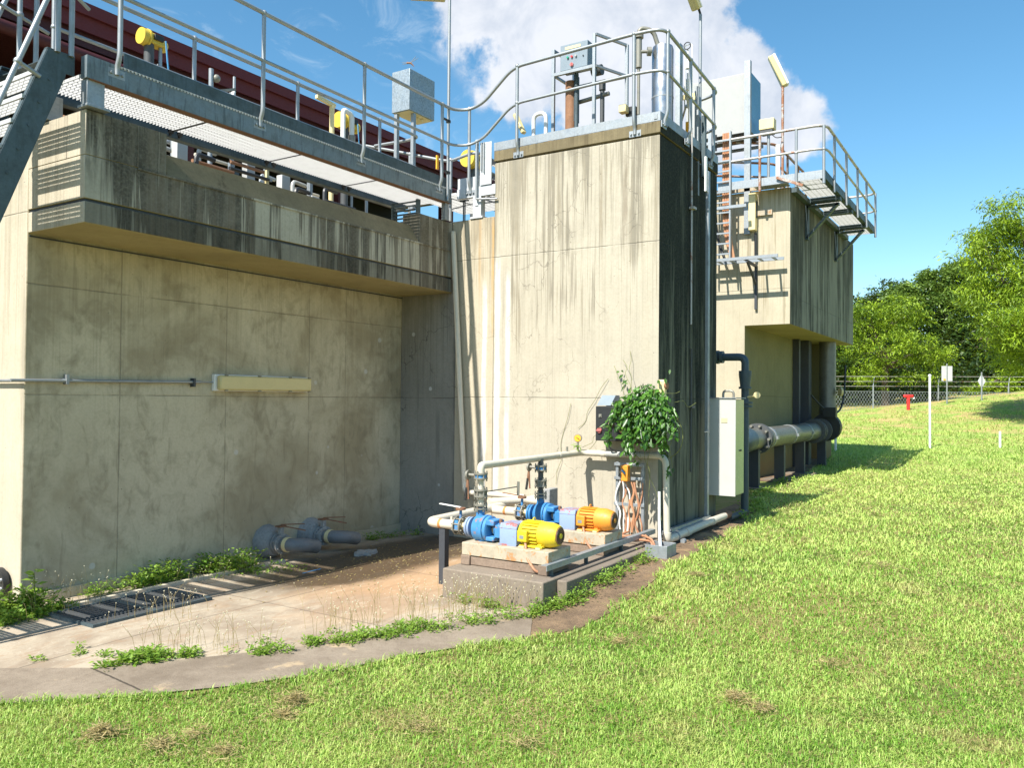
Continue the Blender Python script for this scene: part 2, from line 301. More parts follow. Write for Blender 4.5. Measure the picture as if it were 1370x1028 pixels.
    MAT['straw']=leafmat('straw',(.42,.33,.15),(.55,.45,.22),.3,.7)
    MAT['weed']=leafmat('weed_leaves',(.08,.19,.022),(.34,.50,.08),.4)
    MAT['vine']=leafmat('vine_leaves',(.018,.065,.012),(.10,.24,.03),.22,.33)
    MAT['vinestem']=leafmat('vine_stems',(.20,.22,.07),(.42,.40,.20),.1,.7)
    MAT['tree_a']=leafmat('bright_leaves',(.04,.10,.006),(.36,.50,.03),.26)
    MAT['tree_b']=leafmat('glossy_leaves',(.025,.07,.010),(.22,.33,.06),.25,.4)
    MAT['tree_c']=leafmat('dark_leaves',(.010,.028,.007),(.07,.13,.025),.25)
    MAT['bark']=paint('bark',(.10,.075,.055),.9,dirt=.5)
    MAT['flower']=paint('white_flower_heads',(.60,.55,.38),.8)
    MAT['wing']=paint('insect_wing',(.25,.25,.25),.3)
mk()

# ------------------------------------------------------------------ mesh builder
class MB:
    def __init__(s): s.v=[]; s.f=[]
    def add(s,vs,fs):
        o=len(s.v); s.v+= [tuple(p) for p in vs]; s.f+=[tuple(i+o for i in f) for f in fs]; return s
    def box(s,x0,y0,z0,x1,y1,z1,rot=None,piv=None):
        x0,x1=min(x0,x1),max(x0,x1);y0,y1=min(y0,y1),max(y0,y1);z0,z1=min(z0,z1),max(z0,z1)
        vs=[V(p) for p in ((x0,y0,z0),(x1,y0,z0),(x1,y1,z0),(x0,y1,z0),(x0,y0,z1),(x1,y0,z1),(x1,y1,z1),(x0,y1,z1))]
        if rot is not None:
            p=V(piv); vs=[p+rot@(v-p) for v in vs]
        return s.add(vs,((0,3,2,1),(4,5,6,7),(0,1,5,4),(1,2,6,5),(2,3,7,6),(3,0,4,7)))
    def beam(s,a,b,w,h,up=(0,0,1)):
        a=V(a);b=V(b);d=(b-a).normalized();u=V(up)
        if abs(d.dot(u))>.98: u=V((1,0,0))
        sd=d.cross(u).normalized();u=sd.cross(d).normalized();sd*=w/2;u*=h/2
        vs=[a-sd-u,a+sd-u,a+sd+u,a-sd+u,b-sd-u,b+sd-u,b+sd+u,b-sd+u]
        return s.add(vs,((0,1,2,3),(7,6,5,4),(0,4,5,1),(1,5,6,2),(2,6,7,3),(3,7,4,0)))
    def tube(s,pts,r,n=10,cap=True):
        pts=[V(p) for p in pts]; k=len(pts); rs=r if isinstance(r,(list,tuple)) else [r]*k
        vs=[];fs=[];t0=(pts[1]-pts[0]).normalized(); u=t0.cross(V((0,0,1)))
        if u.length<.05: u=t0.cross(V((1,0,0)))
        u.normalize()
        for i,p in enumerate(pts):
            if i==0:t=pts[1]-pts[0]
            elif i==k-1:t=pts[-1]-pts[-2]
            else:t=(pts[i+1]-p).normalized()+(p-pts[i-1]).normalized()
            t.normalize(); u=(u-t*u.dot(t))
            if u.length<1e-4: u=t.orthogonal()
            u.normalize(); w=t.cross(u)
            for j in range(n):
                a=2*math.pi*j/n; vs.append(p+(u*math.cos(a)+w*math.sin(a))*rs[i])
        for i in range(k-1):
            for j in range(n):
                a=i*n+j;b_=i*n+(j+1)%n; fs.append((a,b_,b_+n,a+n))
        if cap: fs.append(tuple(range(n))[::-1]); fs.append(tuple(range((k-1)*n,k*n)))
        return s.add(vs,fs)
    def lathe(s,org,axis,prof,n=20,cap=True):
        org=V(org);ax=V(axis).normalized(); 
        pts=[org+ax*d for d,_ in prof]; u=ax.orthogonal().normalized();w=ax.cross(u); vs=[];fs=[]
        for p,(d,r) in zip(pts,prof):
            for j in range(n):
                a=2*math.pi*j/n; vs.append(p+(u*math.cos(a)+w*math.sin(a))*r)
        for i in range(len(prof)-1):
            for j in range(n):
                a=i*n+j;b_=i*n+(j+1)%n; fs.append((a,b_,b_+n,a+n))
        if cap: fs.append(tuple(range(n))[::-1]); fs.append(tuple(range((len(prof)-1)*n,len(prof)*n)))
        return s.add(vs,fs)
    def disc(s,c,ax,r,h,n=20): return s.lathe(c,ax,[(-h/2,r),(h/2,r)],n)
    def ball(s,c,r,n=10,sq=(1,1,1)):
        prof=[];k=n//2+1
        vs=[];fs=[];c=V(c)
        for i in range(k+1):
            th=math.pi*i/k
            for j in range(n):
                a=2*math.pi*j/n; vs.append(c+V((math.sin(th)*math.cos(a)*r*sq[0],math.sin(th)*math.sin(a)*r*sq[1],math.cos(th)*r*sq[2])))
        for i in range(k):
            for j in range(n):
                a=i*n+j;b_=i*n+(j+1)%n; fs.append((a,a+n,b_+n,b_))
        return s.add(vs,fs)
    def prism(s,poly,ax,a0,a1):
        # poly in the two axes other than ax
        n=len(poly); vs=[]
        for a in (a0,a1):
            for p in poly:
                q=list(p); q.insert(ax,a); vs.append(q)
        fs=[tuple(range(n))[::-1],tuple(range(n,2*n))]+[(i,(i+1)%n,(i+1)%n+n,i+n) for i in range(n)]
        return s.add(vs,fs)
def fillet(pts,rad,n=6):
    pts=[V(p) for p in pts]; out=[pts[0]]
    for i in range(1,len(pts)-1):
        a,b,c=pts[i-1],pts[i],pts[i+1]; d1=(a-b);d2=(c-b); r=min(rad,d1.length*.49,d2.length*.49)
        p=b+d1.normalized()*r;q=b+d2.normalized()*r
        for k in range(n+1):
            t=k/n; out.append(p*(1-t)**2+b*2*t*(1-t)+q*t*t)
    out.append(pts[-1]); return out
def build(name,mb,mat,parent=None,label=None,bevel=0,matfn=None,smooth=True,org=None,weld=False):
    """one mesh object; vertices are given in world metres"""
    o3=V((0,0,0))
    if parent is not None:
        p=parent; 
        while p is not None: o3+=p.location; p=p.parent
    elif org is not None: o3=V(org)
    else:
        if mb.v:
            xs=[v[0] for v in mb.v];ys=[v[1] for v in mb.v];zs=[v[2] for v in mb.v]
            o3=V(((min(xs)+max(xs))/2,(min(ys)+max(ys))/2,min(zs)))
    me=bpy.data.meshes.new(name); me.from_pydata([(v[0]-o3.x,v[1]-o3.y,v[2]-o3.z) for v in mb.v],[],mb.f)
    mats=mat if isinstance(mat,(list,tuple)) else [mat]
    for m in mats: me.materials.append(MAT[m] if isinstance(m,str) else m)
    bm=bmesh.new(); bm.from_mesh(me)
    if weld: bmesh.ops.remove_doubles(bm,verts=bm.verts,dist=1e-4)
    bmesh.ops.recalc_face_normals(bm,faces=bm.faces)
    if matfn:
        for f in bm.faces: f.material_index=matfn(f.normal,f.calc_center_median()+o3)
    bm.to_mesh(me); bm.free()
    if smooth: me.shade_smooth(); me.set_sharp_from_angle(angle=R(38))
    o=bpy.data.objects.new(name,me); COL.objects.link(o)
    if parent is not None: o.parent=parent
    else: o.location=o3
    if bevel>0:
        bv=o.modifiers.new('bevel','BEVEL'); bv.width=bevel; bv.segments=2; bv.limit_method='ANGLE'; bv.angle_limit=R(50); bv.harden_normals=False
    if label: o['label']=label
    return o
def thing(name,label,cat,loc=(0,0,0),group=None):
    o=bpy.data.objects.new(name,None); COL.objects.link(o); o.location=loc; o.empty_display_size=.1
    o['label']=label;o['category']=cat
    if group:o['group']=group
    return o
def tag(o,label=None,cat=None,group=None,kind=None):
    if label:o['label']=label
    if cat:o['category']=cat
    if group:o['group']=group
    if kind:o['kind']=kind
    return o
def dup(root,loc,label=None,group=None):
    r=root.copy(); COL.objects.link(r); r.location=loc
    if label:r['label']=label
    if group:r['group']=group
    def rec(src,dst):
        for ch in [c for c in bpy.data.objects if c.parent==src]:
            c=ch.copy(); COL.objects.link(c); c.parent=dst; rec(ch,c)
    rec(root,r); return r
def raw(name,verts,faces_flat,loop_start,mat,tint=None,smooth=False,org=(0,0,0)):
    """fast numpy mesh; faces given as flat loops"""
    me=bpy.data.meshes.new(name); nv=len(verts); org=np.array(org,float)
    me.vertices.add(nv); me.vertices.foreach_set('co',(verts-org).astype(np.float32).ravel())
    me.loops.add(len(faces_flat)); me.loops.foreach_set('vertex_index',faces_flat.astype(np.int32))
    me.polygons.add(len(loop_start)); me.polygons.foreach_set('loop_start',loop_start.astype(np.int32))
    me.update(calc_edges=True); me.validate()
    if tint is not None:
        at=me.attributes.new('tint','FLOAT','POINT'); at.data.foreach_set('value',tint.astype(np.float32))
    me.materials.append(MAT[mat]); 
    o=bpy.data.objects.new(name,me); COL.objects.link(o); o.location=tuple(org); return o

# ------------------------------------------------------------------ terrain
def sst(t): t=min(1,max(0,t)); return t*t*(3-2*t)
def hgt(x,y):
    h=-.2+.2*sst((x-5.3)/2.9)*(1-sst((y-3.5)/.9)*(1-sst((x-8.9)/1.5)))
    D=x*.845+y*.534; lat=x*.534-y*.845
    top=.93+.114*(max(lat,17.)-18) if lat>17 else .82
    top=min(top,2.7)
    if D>18: h+=top*min(1,(D-18)/27)*sst((D-18)/4)
    h+=.012*math.sin(x*1.7+1)*math.sin(y*1.3)
    return h
def sheet(name,xs,ys,f,mat,keep=None):
    vs=[];idx={};fs=[]
    for i,x in enumerate(xs):
        for j,y in enumerate(ys): idx[i,j]=len(vs); vs.append((x,y,f(x,y)))
    for i in range(len(xs)-1):
        for j in range(len(ys)-1): fs.append((idx[i,j],idx[i+1,j],idx[i+1,j+1],idx[i,j+1]))
    mb=MB(); mb.add(vs,fs); return build(name,mb,mat,org=(0,0,0))
def axis(l): 
    out=[]
    for a,b,st in l: 
        n=max(1,int(round((b-a)/st))); out+=[a+(b-a)*k/n for k in range(n)]
    return out+[l[-1][1]]
def gz(x,y):
    h=hgt(x,y)
    # sunk under the concrete apron and path
    return h
gx=axis([(-300,-20,40),(-20,-2,3),(-2,16,.35),(16,60,1.2),(60,120,6),(120,700,60)])
gy=axis([(-500,-60,60),(-60,-6,3),(-6,9,.35),(9,60,4),(60,500,60)])
sheet('ground',gx,gy,gz,'lawn')['kind']='structure'
# apron (pale, in front of the recessed wall)
def poly_sheet(name,pts,dz,mat,step=.12,thick=.0,z=None):
    bm=bmesh.new(); vs=[bm.verts.new((x,y,0)) for x,y in pts]; bm.faces.new(vs)
    x0=min(p[0] for p in pts);x1=max(p[0] for p in pts);y0=min(p[1] for p in pts);y1=max(p[1] for p in pts)
    k=x0+step
    while k<x1:
        bmesh.ops.bisect_plane(bm,geom=bm.verts[:]+bm.edges[:]+bm.faces[:],plane_co=(k,0,0),plane_no=(1,0,0)); k+=step
    k=y0+step
    while k<y1:
        bmesh.ops.bisect_plane(bm,geom=bm.verts[:]+bm.edges[:]+bm.faces[:],plane_co=(0,k,0),plane_no=(0,1,0)); k+=step
    for v in bm.verts: v.co.z=(hgt(v.co.x,v.co.y) if z is None else z)+dz
    bmesh.ops.recalc_face_normals(bm,faces=bm.faces)
    me=bpy.data.meshes.new(name)
    if bm.faces and sum(f.normal.z for f in bm.faces)<0: bmesh.ops.reverse_faces(bm,faces=bm.faces)
    bm.to_mesh(me); bm.free(); me.materials.append(MAT[mat]); o=bpy.data.objects.new(name,me); COL.objects.link(o); o['kind']='structure'; return o
GRASS_EDGE=[(-4.,9.6),(.2,7.1),(1.6,5.9),(2.5,5.17),(3.0,4.62),(3.45,4.28),(3.95,4.0),(4.5,3.78),(4.95,3.52),(5.35,3.20),(5.8,3.02),(6.4,2.95),(7.1,2.98),(7.9,3.02),(8.8,3.05),(10.0,3.10),(11.5,3.25),(13.,3.6),(14.5,3.95),(16.5,4.0),(18.,4.12),(20.,4.3),(22.5,4.5),(24.2,4.7)]
PATH_IN=[(-4.,11.2),(.6,8.1),(2.0,6.75),(2.75,5.95),(3.2,5.25),(3.62,4.95),(4.15,4.6),(4.8,4.25),(5.5,3.9),(6.05,3.6)]
def edge_y(x,E=GRASS_EDGE):
    for (a,b),(c,d) in zip(E,E[1:]):
        if a<=x<=c: return b+(d-b)*(x-a)/(c-a)
    return E[-1][1]
poly_sheet('path',[(x,y) for x,y in GRASS_EDGE[:10]]+[(5.75,3.42),(6.04,3.62)]+PATH_IN[::-1][1:],.012,'path')
poly_sheet('apron',PATH_IN[2:]+[(6.04,4.6),(8.8,4.6),(8.8,7.4),(3.73,7.4),(3.73,8.4),(1.0,8.8)],.006,'apron')
poly_sheet('bare_soil',[(x,y-.02) for x,y in GRASS_EDGE[8:]]+[(24.2,5.4),(17,5.4),(16.6,3.9),(10.9,3.9),(10.86,3.57),(8.8,3.5),(6.06,3.49),(5.75,3.42)],.007,'dirt',step=.2)

# ------------------------------------------------------------------ left tank with overhanging channel
T=thing('concrete_tank','long stained concrete tank with an overhanging channel above a shaded recessed wall','tank',(3.73,7.4,-.25))
mb=MB().box(3.73,7.4,-.4,8.805,10.9,3.72)
build('wall',mb,['wall','wall_end'],T,matfn=lambda n,c:1 if n.x<-.5 else 0,bevel=.012)
mb=MB()
mb.box(3.733,6.52,3.272,8.803,7.398,3.63)
mb.box(3.733,6.52,3.632,4.478,6.80,4.005); mb.box(8.085,6.52,3.632,8.803,6.80,4.005)
mb.prism([(6.522,3.632),(6.68,3.87),(6.80,3.87),(6.80,3.632)],0,4.48,8.083)
mb.box(3.733,6.802,3.632,3.93,7.6,4.003)
fcl=lambda k:(lambda n,c:1 if n.x<-.5 and c.x<3.8 else (2 if n.z<-.5 else (3 if n.z>.3 else k)))
build('overhanging_channel',mb,['facade','wall_end','soffit','cap'],T,matfn=fcl(0),bevel=.006)
build('lower_band',MB().box(3.733,6.516,3.068,8.803,7.398,3.247),['facade_low','wall_end','soffit','cap'],T,matfn=fcl(0),bevel=.008)
build('groove',MB().box(3.75,6.545,3.24,8.80,7.397,3.28),'post_dark',T)
build('ledge',MB().box(4.20,6.508,3.612,8.803,6.519,3.632).box(4.19,6.512,3.632,4.202,6.519,3.995),'facade',T,bevel=.003)
mb=MB().box(3.76,7.372,-.4,8.80,7.398,-.10); build('footing',mb,'footing',T,bevel=.004)
mb=MB().beam((3.75,7.396,3.045),(8.8,7.396,3.045),.006,.014); build('joint_strip',mb,'post_dark',T)
# mid wall between tank and tower
T2=thing('concrete_stair_block','narrow pale concrete block joining the tank to the tower, with white and orange run-off stains','wall block',(8.807,5.86,-.2))
mb=MB().box(8.807,5.862,-.4,10.6,10.9,4.03)
build('wall',mb,['mid_wall','recess_wall_shade'],T2,matfn=None,bevel=.008)
mb=MB().box(8.80,6.47,-.4,8.8065,7.4,3.066); build('painted_shade_face',mb,'recess_wall_shade',T2)  # dark sheet where the overhang shades the wall; shade is in its colour
# ------------------------------------------------------------------ tower
TW=thing('concrete_tower','tall square concrete tower with pale streaked front and near-black algae side with shade in its colour','tower',(8.807,3.571,0))
mb=MB().box(8.807,3.571,-.3,10.87,5.858,4.725)
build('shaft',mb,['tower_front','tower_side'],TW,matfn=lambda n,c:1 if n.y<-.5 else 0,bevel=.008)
mb=MB().box(8.80,3.562,4.748,10.88,5.87,4.885).box(8.83,3.59,4.72,10.86,5.84,4.75)
build('cap',mb,['cap','tower_side'],TW,matfn=lambda n,c:1 if n.y<-.5 else 0,bevel=.008)
mb=MB().box(8.80,3.565,4.888,8.812,5.87,4.995).box(8.815,3.562,4.888,10.88,3.574,4.995)
for x in (8.84,): mb.box(8.793,3.60,4.91,8.799,3.64,4.97)
build('toe_board',mb,'galv',TW)
# ------------------------------------------------------------------ far building
FB=thing('concrete_channel_building','far concrete channel building with bright end face and overhanging dark streaked side','building',(16.57,3.954,0))
mb=MB().prism([(3.954,3.18),(3.954,5.92),(9.5,5.92),(9.5,-.3),(4.854,-.3),(4.854,3.18)],0,16.57,23.55)
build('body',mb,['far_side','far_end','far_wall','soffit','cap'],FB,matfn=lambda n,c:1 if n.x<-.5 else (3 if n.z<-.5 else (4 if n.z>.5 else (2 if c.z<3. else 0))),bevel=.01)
mb=MB().box(16.50,4.05,5.925,16.56,6.0,6.02).box(16.52,4.30,5.4,16.566,4.62,5.5); build('end_kerb',mb,'base_paint',FB)
mb=MB().box(22.7,4.1,-.3,23.5,4.853,3.178); 
build('end_pier',MB().box(22.65,4.5,-.3,23.5,4.853,3.178),'far_wall',FB)

# ------------------------------------------------------------------ gratings, walkway
def grating(mb,x0,x1,y0,y1,z,pitch=.03,h=.03,t=.005,cross=.1):
    x=x0
    while x<x1: mb.box(x,y0,z-h,x+t,y1,z); x+=pitch
    y=y0+cross/2
    while y<y1: mb.box(x0,y-.003,z-.018,x1,y+.003,z-.001); y+=cross
    return mb
W=thing('access_walkway','galvanised steel walkway with grating floor running along the top of the tank','walkway',(3.7,6.45,4.0))
mb=MB().box(3.70,6.45,4.24,8.66,6.458,4.425).box(3.70,6.459,4.24,8.66,6.53,4.25).box(3.70,6.459,4.414,8.66,6.52,4.425).box(3.694,6.45,4.24,3.699,6.535,4.425)
build('front_channel',mb,'channel',W,bevel=.001)
build('rusty_flange_edge',MB().box(3.72,6.446,4.232,8.64,6.53,4.238),'wheelrust',W)
mb=MB().box(4.02,6.461,4.426,8.62,6.470,4.555); build('toe_board',mb,'galv_dark',W)
mb=MB()
mb.box(3.98,6.443,4.419,8.6,6.4495,4.424)
for x in np.arange(3.98,8.6,.034): mb.box(x,6.440,4.405,x+.014,6.4495,4.4235)
build('grating_lip',mb,'grating',W,smooth=False)
mb=MB().box(3.70,7.20,4.20,8.62,7.21,4.385).box(3.70,7.13,4.20,8.62,7.199,4.21); build('rear_channel',mb,'galv_dark',W)
mb=grating(MB(),3.72,8.62,6.532,7.128,4.30,pitch=.034,cross=.085); build('grating',mb,'grating',W,smooth=False)
mb=MB()
for x in (3.80,5.4,6.9,8.3): mb.box(x,6.54,4.20,x+.05,7.12,4.264)
for x in (4.95,6.15,7.35): build('panel_joint',MB().box(x,6.54,4.262,x+.012,7.12,4.27),'post_dark',W)
for x in (4.9,5.0,6.1,6.2,7.3,7.4): build('grating_clip',MB().box(x,7.10,4.235,x+.05,7.125,4.268).disc((x+.02,7.11,4.23),(0,0,1),.014,.04,6),'black',W)
for (x,y) in ((3.71,6.47),(3.71,7.10)):
    mb=MB().box(x,y,4.035,x+.15,y+.09,4.238).box(x-.01,y-.02,4.012,x+.19,y+.12,4.034); build('stub_leg',mb,'galv',W,bevel=.002)
mb=MB().box(3.70,6.42,4.006,3.9,6.62,4.011); 
build('stub_leg',MB().box(8.55,6.47,4.008,8.63,6.53,4.238),'galv',W,bevel=.002)
mb=MB()
for k in range(7): 
    z=4.17-.05*k; mb.box(8.12,6.60-.0*k,z,8.14,6.98,z+.016)
mb.box(8.10,6.57,3.86,8.16,6.60,4.2).box(8.10,6.98,3.86,8.16,7.01,4.2)
build('bracket',mb,'galv_dark',W)
def handrail(name,label,path,mids,posts,r=.021,mat='tube',group=None,foot='face',fn=(0,-1,0),loc=None,rad=.18,pm=None,kneeless=False):
    """path: top rail points; mids: list of drops; posts: (x,y,ztop,zfoot)"""
    t=thing(name,label,'handrail',loc or posts[0][:2]+(posts[0][3],),group)
    tp=fillet(path,rad); build('top_rail',MB().tube(tp,r,12),mat,t)
    for dz in mids:
        if isinstance(dz,(list,tuple)): mp=fillet(dz,rad)
        else: mp=fillet([V(p)-V((0,0,dz)) for p in path],rad)
        build('mid_rail',MB().tube(mp,r*.85,12),mat,t)
    for (x,y,zt,zf) in posts:
        n=V(fn if len(posts[0])<5 else fn)
        mb=MB()
        if foot=='face':
            mb.tube(fillet([(x,y,zt),(x,y,zf+.10),(x-n.x*.035,y-n.y*.035,zf+.01),(x-n.x*.035,y-n.y*.035,zf-.02)],.04,3),r,12)
        else: mb.tube([(x,y,zt),(x,y,zf)],r,12)
        mb.ball((x,y,zt),r*1.45,10)
        for dz in mids:
            if not isinstance(dz,(list,tuple)): mb.ball((x,y,zt-dz),r*1.35,10)
            elif kneeless is False: mb.ball((x,y,zt-.47),r*1.35,10)
        po=build('post',mb,pm or mat,t)
        q=V((x,y,zf))-n*.05
        if foot=='face':
            f=MB(); sx=.07 if abs(n.y)>.5 else .006; sy=.07 if abs(n.x)>.5 else .006
            f.box(q.x-sx,q.y-sy,zf-.045,q.x+sx,q.y+sy,zf+.03)
            for s_ in (-1,1):
                c=q+V((sx*.7*s_ if abs(n.y)>.5 else 0,sy*.7*s_ if abs(n.x)>.5 else 0,-.008))+n*.014; f.disc(c,n,.012,.018,6)
            build('foot_plate',f,'galv',po,bevel=.001)
    return t
H=5.475
FR=[(3.95,6.41,H),(8.39,6.41,H),(8.62,6.41,H),(8.76,6.25,H+.01),(8.76,6.02,H+.06),(8.76,5.56,5.91),(8.76,3.88,5.95),(8.76,3.50,5.93),(10.50,3.50,5.80),(10.62,3.50,5.78),(10.66,3.62,5.76),(10.66,3.75,5.74)]
HT=thing('handrail','grey tubular handrail along the front of the walkway, climbing round the tower top','handrail',(3.95,6.41,4.4))
build('top_rail',MB().tube(fillet(FR,.16),.021,12),'tube',HT)
mid=[(p[0],p[1],p[2]-.475) for p in FR]; build('mid_rail',MB().tube(fillet(mid,.16),.018,12),'tube',HT)
for i,(x,y,zt,zf,n) in enumerate([(3.95,6.41,H,4.37,0),(5.46,6.41,H,4.37,0),(6.92,6.41,H,4.37,0),(8.39,6.41,H,4.37,0),(8.76,6.24,5.50,4.40,1),(8.76,5.495,5.915,4.80,1),(8.76,3.88,5.95,4.80,1),(8.86,3.50,5.93,4.86,0),(9.62,3.50,5.87,4.86,0),(10.5,3.50,5.80,4.80,0)]):
    nv=V((0,-1,0)) if n==0 else V((-1,0,0)); q=V((x,y,0))-nv*.036
    mb=MB().tube(fillet([(x,y,zt),(x,y,zf+.12),(q.x,q.y,zf+.03),(q.x,q.y,zf-.03)],.05,4),.021,12)
    mb.ball((x,y,zt),.030,10).ball((x,y,zt-.475),.028,10)
    po=build('post',mb,'tube',HT)
    f=MB(); c=V((x,y,zf))-nv*.045
    hx,hy=(.075,.006) if n==0 else (.006,.075)
    f.box(c.x-hx,c.y-hy,zf-.055,c.x+hx,c.y+hy,zf+.02)
    for s_ in (-1,1):
        f.disc(c+V((hx*.66*s_ if n==0 else 0,hy*.66*s_ if n==1 else 0,-.02))+nv*.014,nv,.012,.02,6)
    build('foot_plate',f,'galv',po,bevel=.001)
# rear handrail
handrail('handrail','grey handrail on the rear edge of the tank walkway, in front of the maroon roof',[(3.85,7.25,5.345),(8.62,7.25,5.345),(8.95,7.25,5.34),(8.98,7.45,5.34),(8.98,8.1,5.36)],[.445],[(3.85,7.25,5.345,4.30),(5.28,7.25,5.345,4.30),(6.69,7.25,5.345,4.30),(8.13,7.25,5.345,4.30)],foot='plain')
handrail('handrail','short grey handrail curving across behind the galvanised box',[(9.0,8.3,5.40),(9.0,6.75,4.93),(9.0,6.35,4.99),(9.0,6.18,4.95),(9.0,6.10,4.80)],[],[(9.0,7.45,5.14,4.1),(9.0,6.72,4.95,4.1)],foot='plain',rad=.12)
# cross landing between walkway and tower
L=thing('landing_frame','white galvanised landing frame and steps between walkway and tower top','landing',(8.8,6.4,4.05))
build('cross_beam',MB().box(8.80,5.845,4.325,8.808,6.46,4.455).box(8.809,5.845,4.325,8.86,6.46,4.333),'galv_light',L,bevel=.001)
build('toe_board',MB().box(8.815,5.93,4.46,8.823,6.46,4.60),'galv_light',L)
build('step_stringer',MB().box(8.785,5.90,4.46,8.797,6.08,5.02).box(8.79,6.11,4.20,8.80,6.16,5.08),'galv_light',L,bevel=.001)
build('step_stringer',MB().box(9.3,5.90,4.46,9.312,6.08,5.02),'galv_light',L)
build('leg',MB().box(8.80,6.07,4.06,8.90,6.20,4.323).box(8.79,6.04,4.032,8.95,6.24,4.058),'galv_light',L,bevel=.002)
mb=MB(); grating(mb,8.87,9.9,5.87,7.15,4.44,pitch=.034); build('grating',mb,'grating',L,smooth=False)
for z in (4.62,4.80): 
    mb=MB(); grating(mb,8.82,9.28,5.90,6.06,z,pitch=.034,h=.025); build('tread',mb,'grating',L,smooth=False)
mb=MB().tube([(8.76,6.12,5.05),(8.76,6.12,4.28)],.012,8).tube([(8.76,6.12,4.28),(8.78,5.8,4.25)],.012,8).tube([(8.77,6.05,5.02),(8.77,6.05,4.65)],.010,8).tube([(8.77,6.01,5.02),(8.77,6.01,4.62)],.010,8)
build('drop_rod',mb,'tube',L)
tag(build('chain',MB().beam((8.79,6.32,4.30),(8.79,6.32,4.02),.012,.012).beam((8.79,6.345,4.30),(8.79,6.345,4.02),.012,.012).box(8.77,6.26,4.28,8.80,6.40,4.295),'black'),'short black chain hanging under the landing frame','chain')

# ------------------------------------------------------------------ ship ladder
LD=thing('ship_ladder','steep galvanised ship ladder with grating treads and tube rails, at the left edge','ladder',(2.0,6.9,-.2))
sl=2.72
def sx_(z): return 3.575-(4.219-z)/sl
for yy in (6.56,7.34):
    zt,zb=4.40,-.19
    pts=[(3.655,4.42),(3.655,4.25),(sx_(4.25)+.0,4.25),(sx_(zb),zb),(sx_(zb)-.2,zb),(3.44,4.405)]
    mb=MB(); mb.prism([(a,b) for a,b in pts],1,yy,yy+.007)
    # flanges on both long edges
    y2=yy+.009 if yy<7 else yy-.055
    mb.beam((3.44,y2+.025,4.405),(sx_(zb)-.2,y2+.025,zb),.05,.008,up=(1,0,.37))
    mb.beam((sx_(4.25),y2+.025,4.24),(sx_(zb),y2+.025,zb),.05,.008,up=(1,0,.37))
    mb.box(3.44,y2,4.412,3.655,y2+.05,4.42)
    for k in range(22):
        z=4.16-k*.205; 
        if k%1==0: mb.disc((sx_(z)-.10,yy-.003,z),(0,1,0),.011,.008,8)
    build('stringer',mb,'galv_dark',LD)
for k in range(21):
    z=4.20-k*.215; x=sx_(z)-.16
    if z<0: break
    mb=MB()
    for j in range(5): mb.box(x-.06+j*.034,6.57,z-.028,x-.06+j*.034+.006,7.335,z)
    mb.box(x-.075,6.57,z-.03,x-.062,7.335,z+.002)
    for y in np.arange(6.62,7.33,.085): mb.box(x-.06,y-.003,z-.01,x+.08,y+.003,z-.001)
    build('tread',mb,'grating',LD,smooth=False)
def rail_off(yy,off,z0,z1):
    return [(sx_(z0)-.2-off,yy,z0),(sx_(z1)-.2-off,yy,z1)]
for yy in (6.535,7.37):
    build('hand_rail',MB().tube(rail_off(yy,.17,.9,5.4),.021,12),'tube',LD)
    for z in (4.15,2.6,1.1):
        a=V((sx_(z+.06)-.2-.17,yy,z+.06)); b_=V((sx_(z)-.2+.02,yy,z))
        build('standoff',MB().tube([a,b_],.018,10).ball(a,.032,10),'tube',LD)
for (x,y) in ((3.51,6.55),(3.62,6.55),(3.60,7.33),(3.74,7.33)):
    build('end_post',MB().tube([(x,y,4.40),(x,y,5.6)],.021,12).ball((x,y,4.93),.032),'tube',LD)
build('tie_rail',MB().tube([(3.25,7.33,5.0),(3.85,7.33,4.86)],.016,10),'tube',LD)
build('tie_rail',MB().tube([(3.35,6.55,5.02),(3.62,6.55,4.93),(3.80,6.62,4.88)],.016,10),'tube',LD)
build('top_plate',MB().box(3.45,6.57,4.34,3.66,7.33,4.345),'galv_dark',LD)

# ------------------------------------------------------------------ galvanised box on posts by walkway
G=thing('galvanised_enclosure','mottled galvanised sheet box on two posts beside the lamp post','enclosure',(8.45,7.2,4.1))
build('box',MB().box(8.77,7.28,5.69,9.34,7.60,6.27),'spangle',G,bevel=.004)
build('underside_panel',MB().box(8.79,7.30,5.68,9.32,7.58,5.688).disc((9.15,7.36,5.66),(0,0,1),.02,.04,8).disc((9.05,7.36,5.66),(0,0,1),.015,.03,8),'creambox',G)
for x,y in ((8.79,7.52),(8.89,7.30)): build('post',MB().box(x,y,4.30,x+.055,y+.05,5.678),'galv',G)
# ------------------------------------------------------------------ lamps
def tubelamp(name,label,base,top,head_c,head_dir,head_len,mat='tube',r=.02,tilt=(0,0,1),group='fluorescent lamps on poles',w=.12,collar=True,extra=None):
    t=thing(name,label,'lamp',base,group)
    build('pole',MB().tube([base,top],r,12),mat,t)
    d=V(head_dir).normalized(); c=V(head_c)
    build('lamp_cover',MB().beam(c-d*head_len/2,c+d*head_len/2,w,w*.62),'lampbody',t,bevel=.02)
    up=V((0,0,1)); sd=d.cross(up).normalized(); u=sd.cross(d)
    build('lamp_housing',MB().beam(c-d*head_len/2+u*w*.42,c+d*head_len/2+u*w*.42,w*1.05,w*.28),'whiteplastic',t,bevel=.01)
    build('bracket',MB().tube([V(top)-V((0,0,.06)),V(top),c+d*head_len/2*.8*(-1 if (c-d*head_len/2-V(top)).length<(c+d*head_len/2-V(top)).length else 1)+u*w*.5],.016,8),'black',t)
    return t
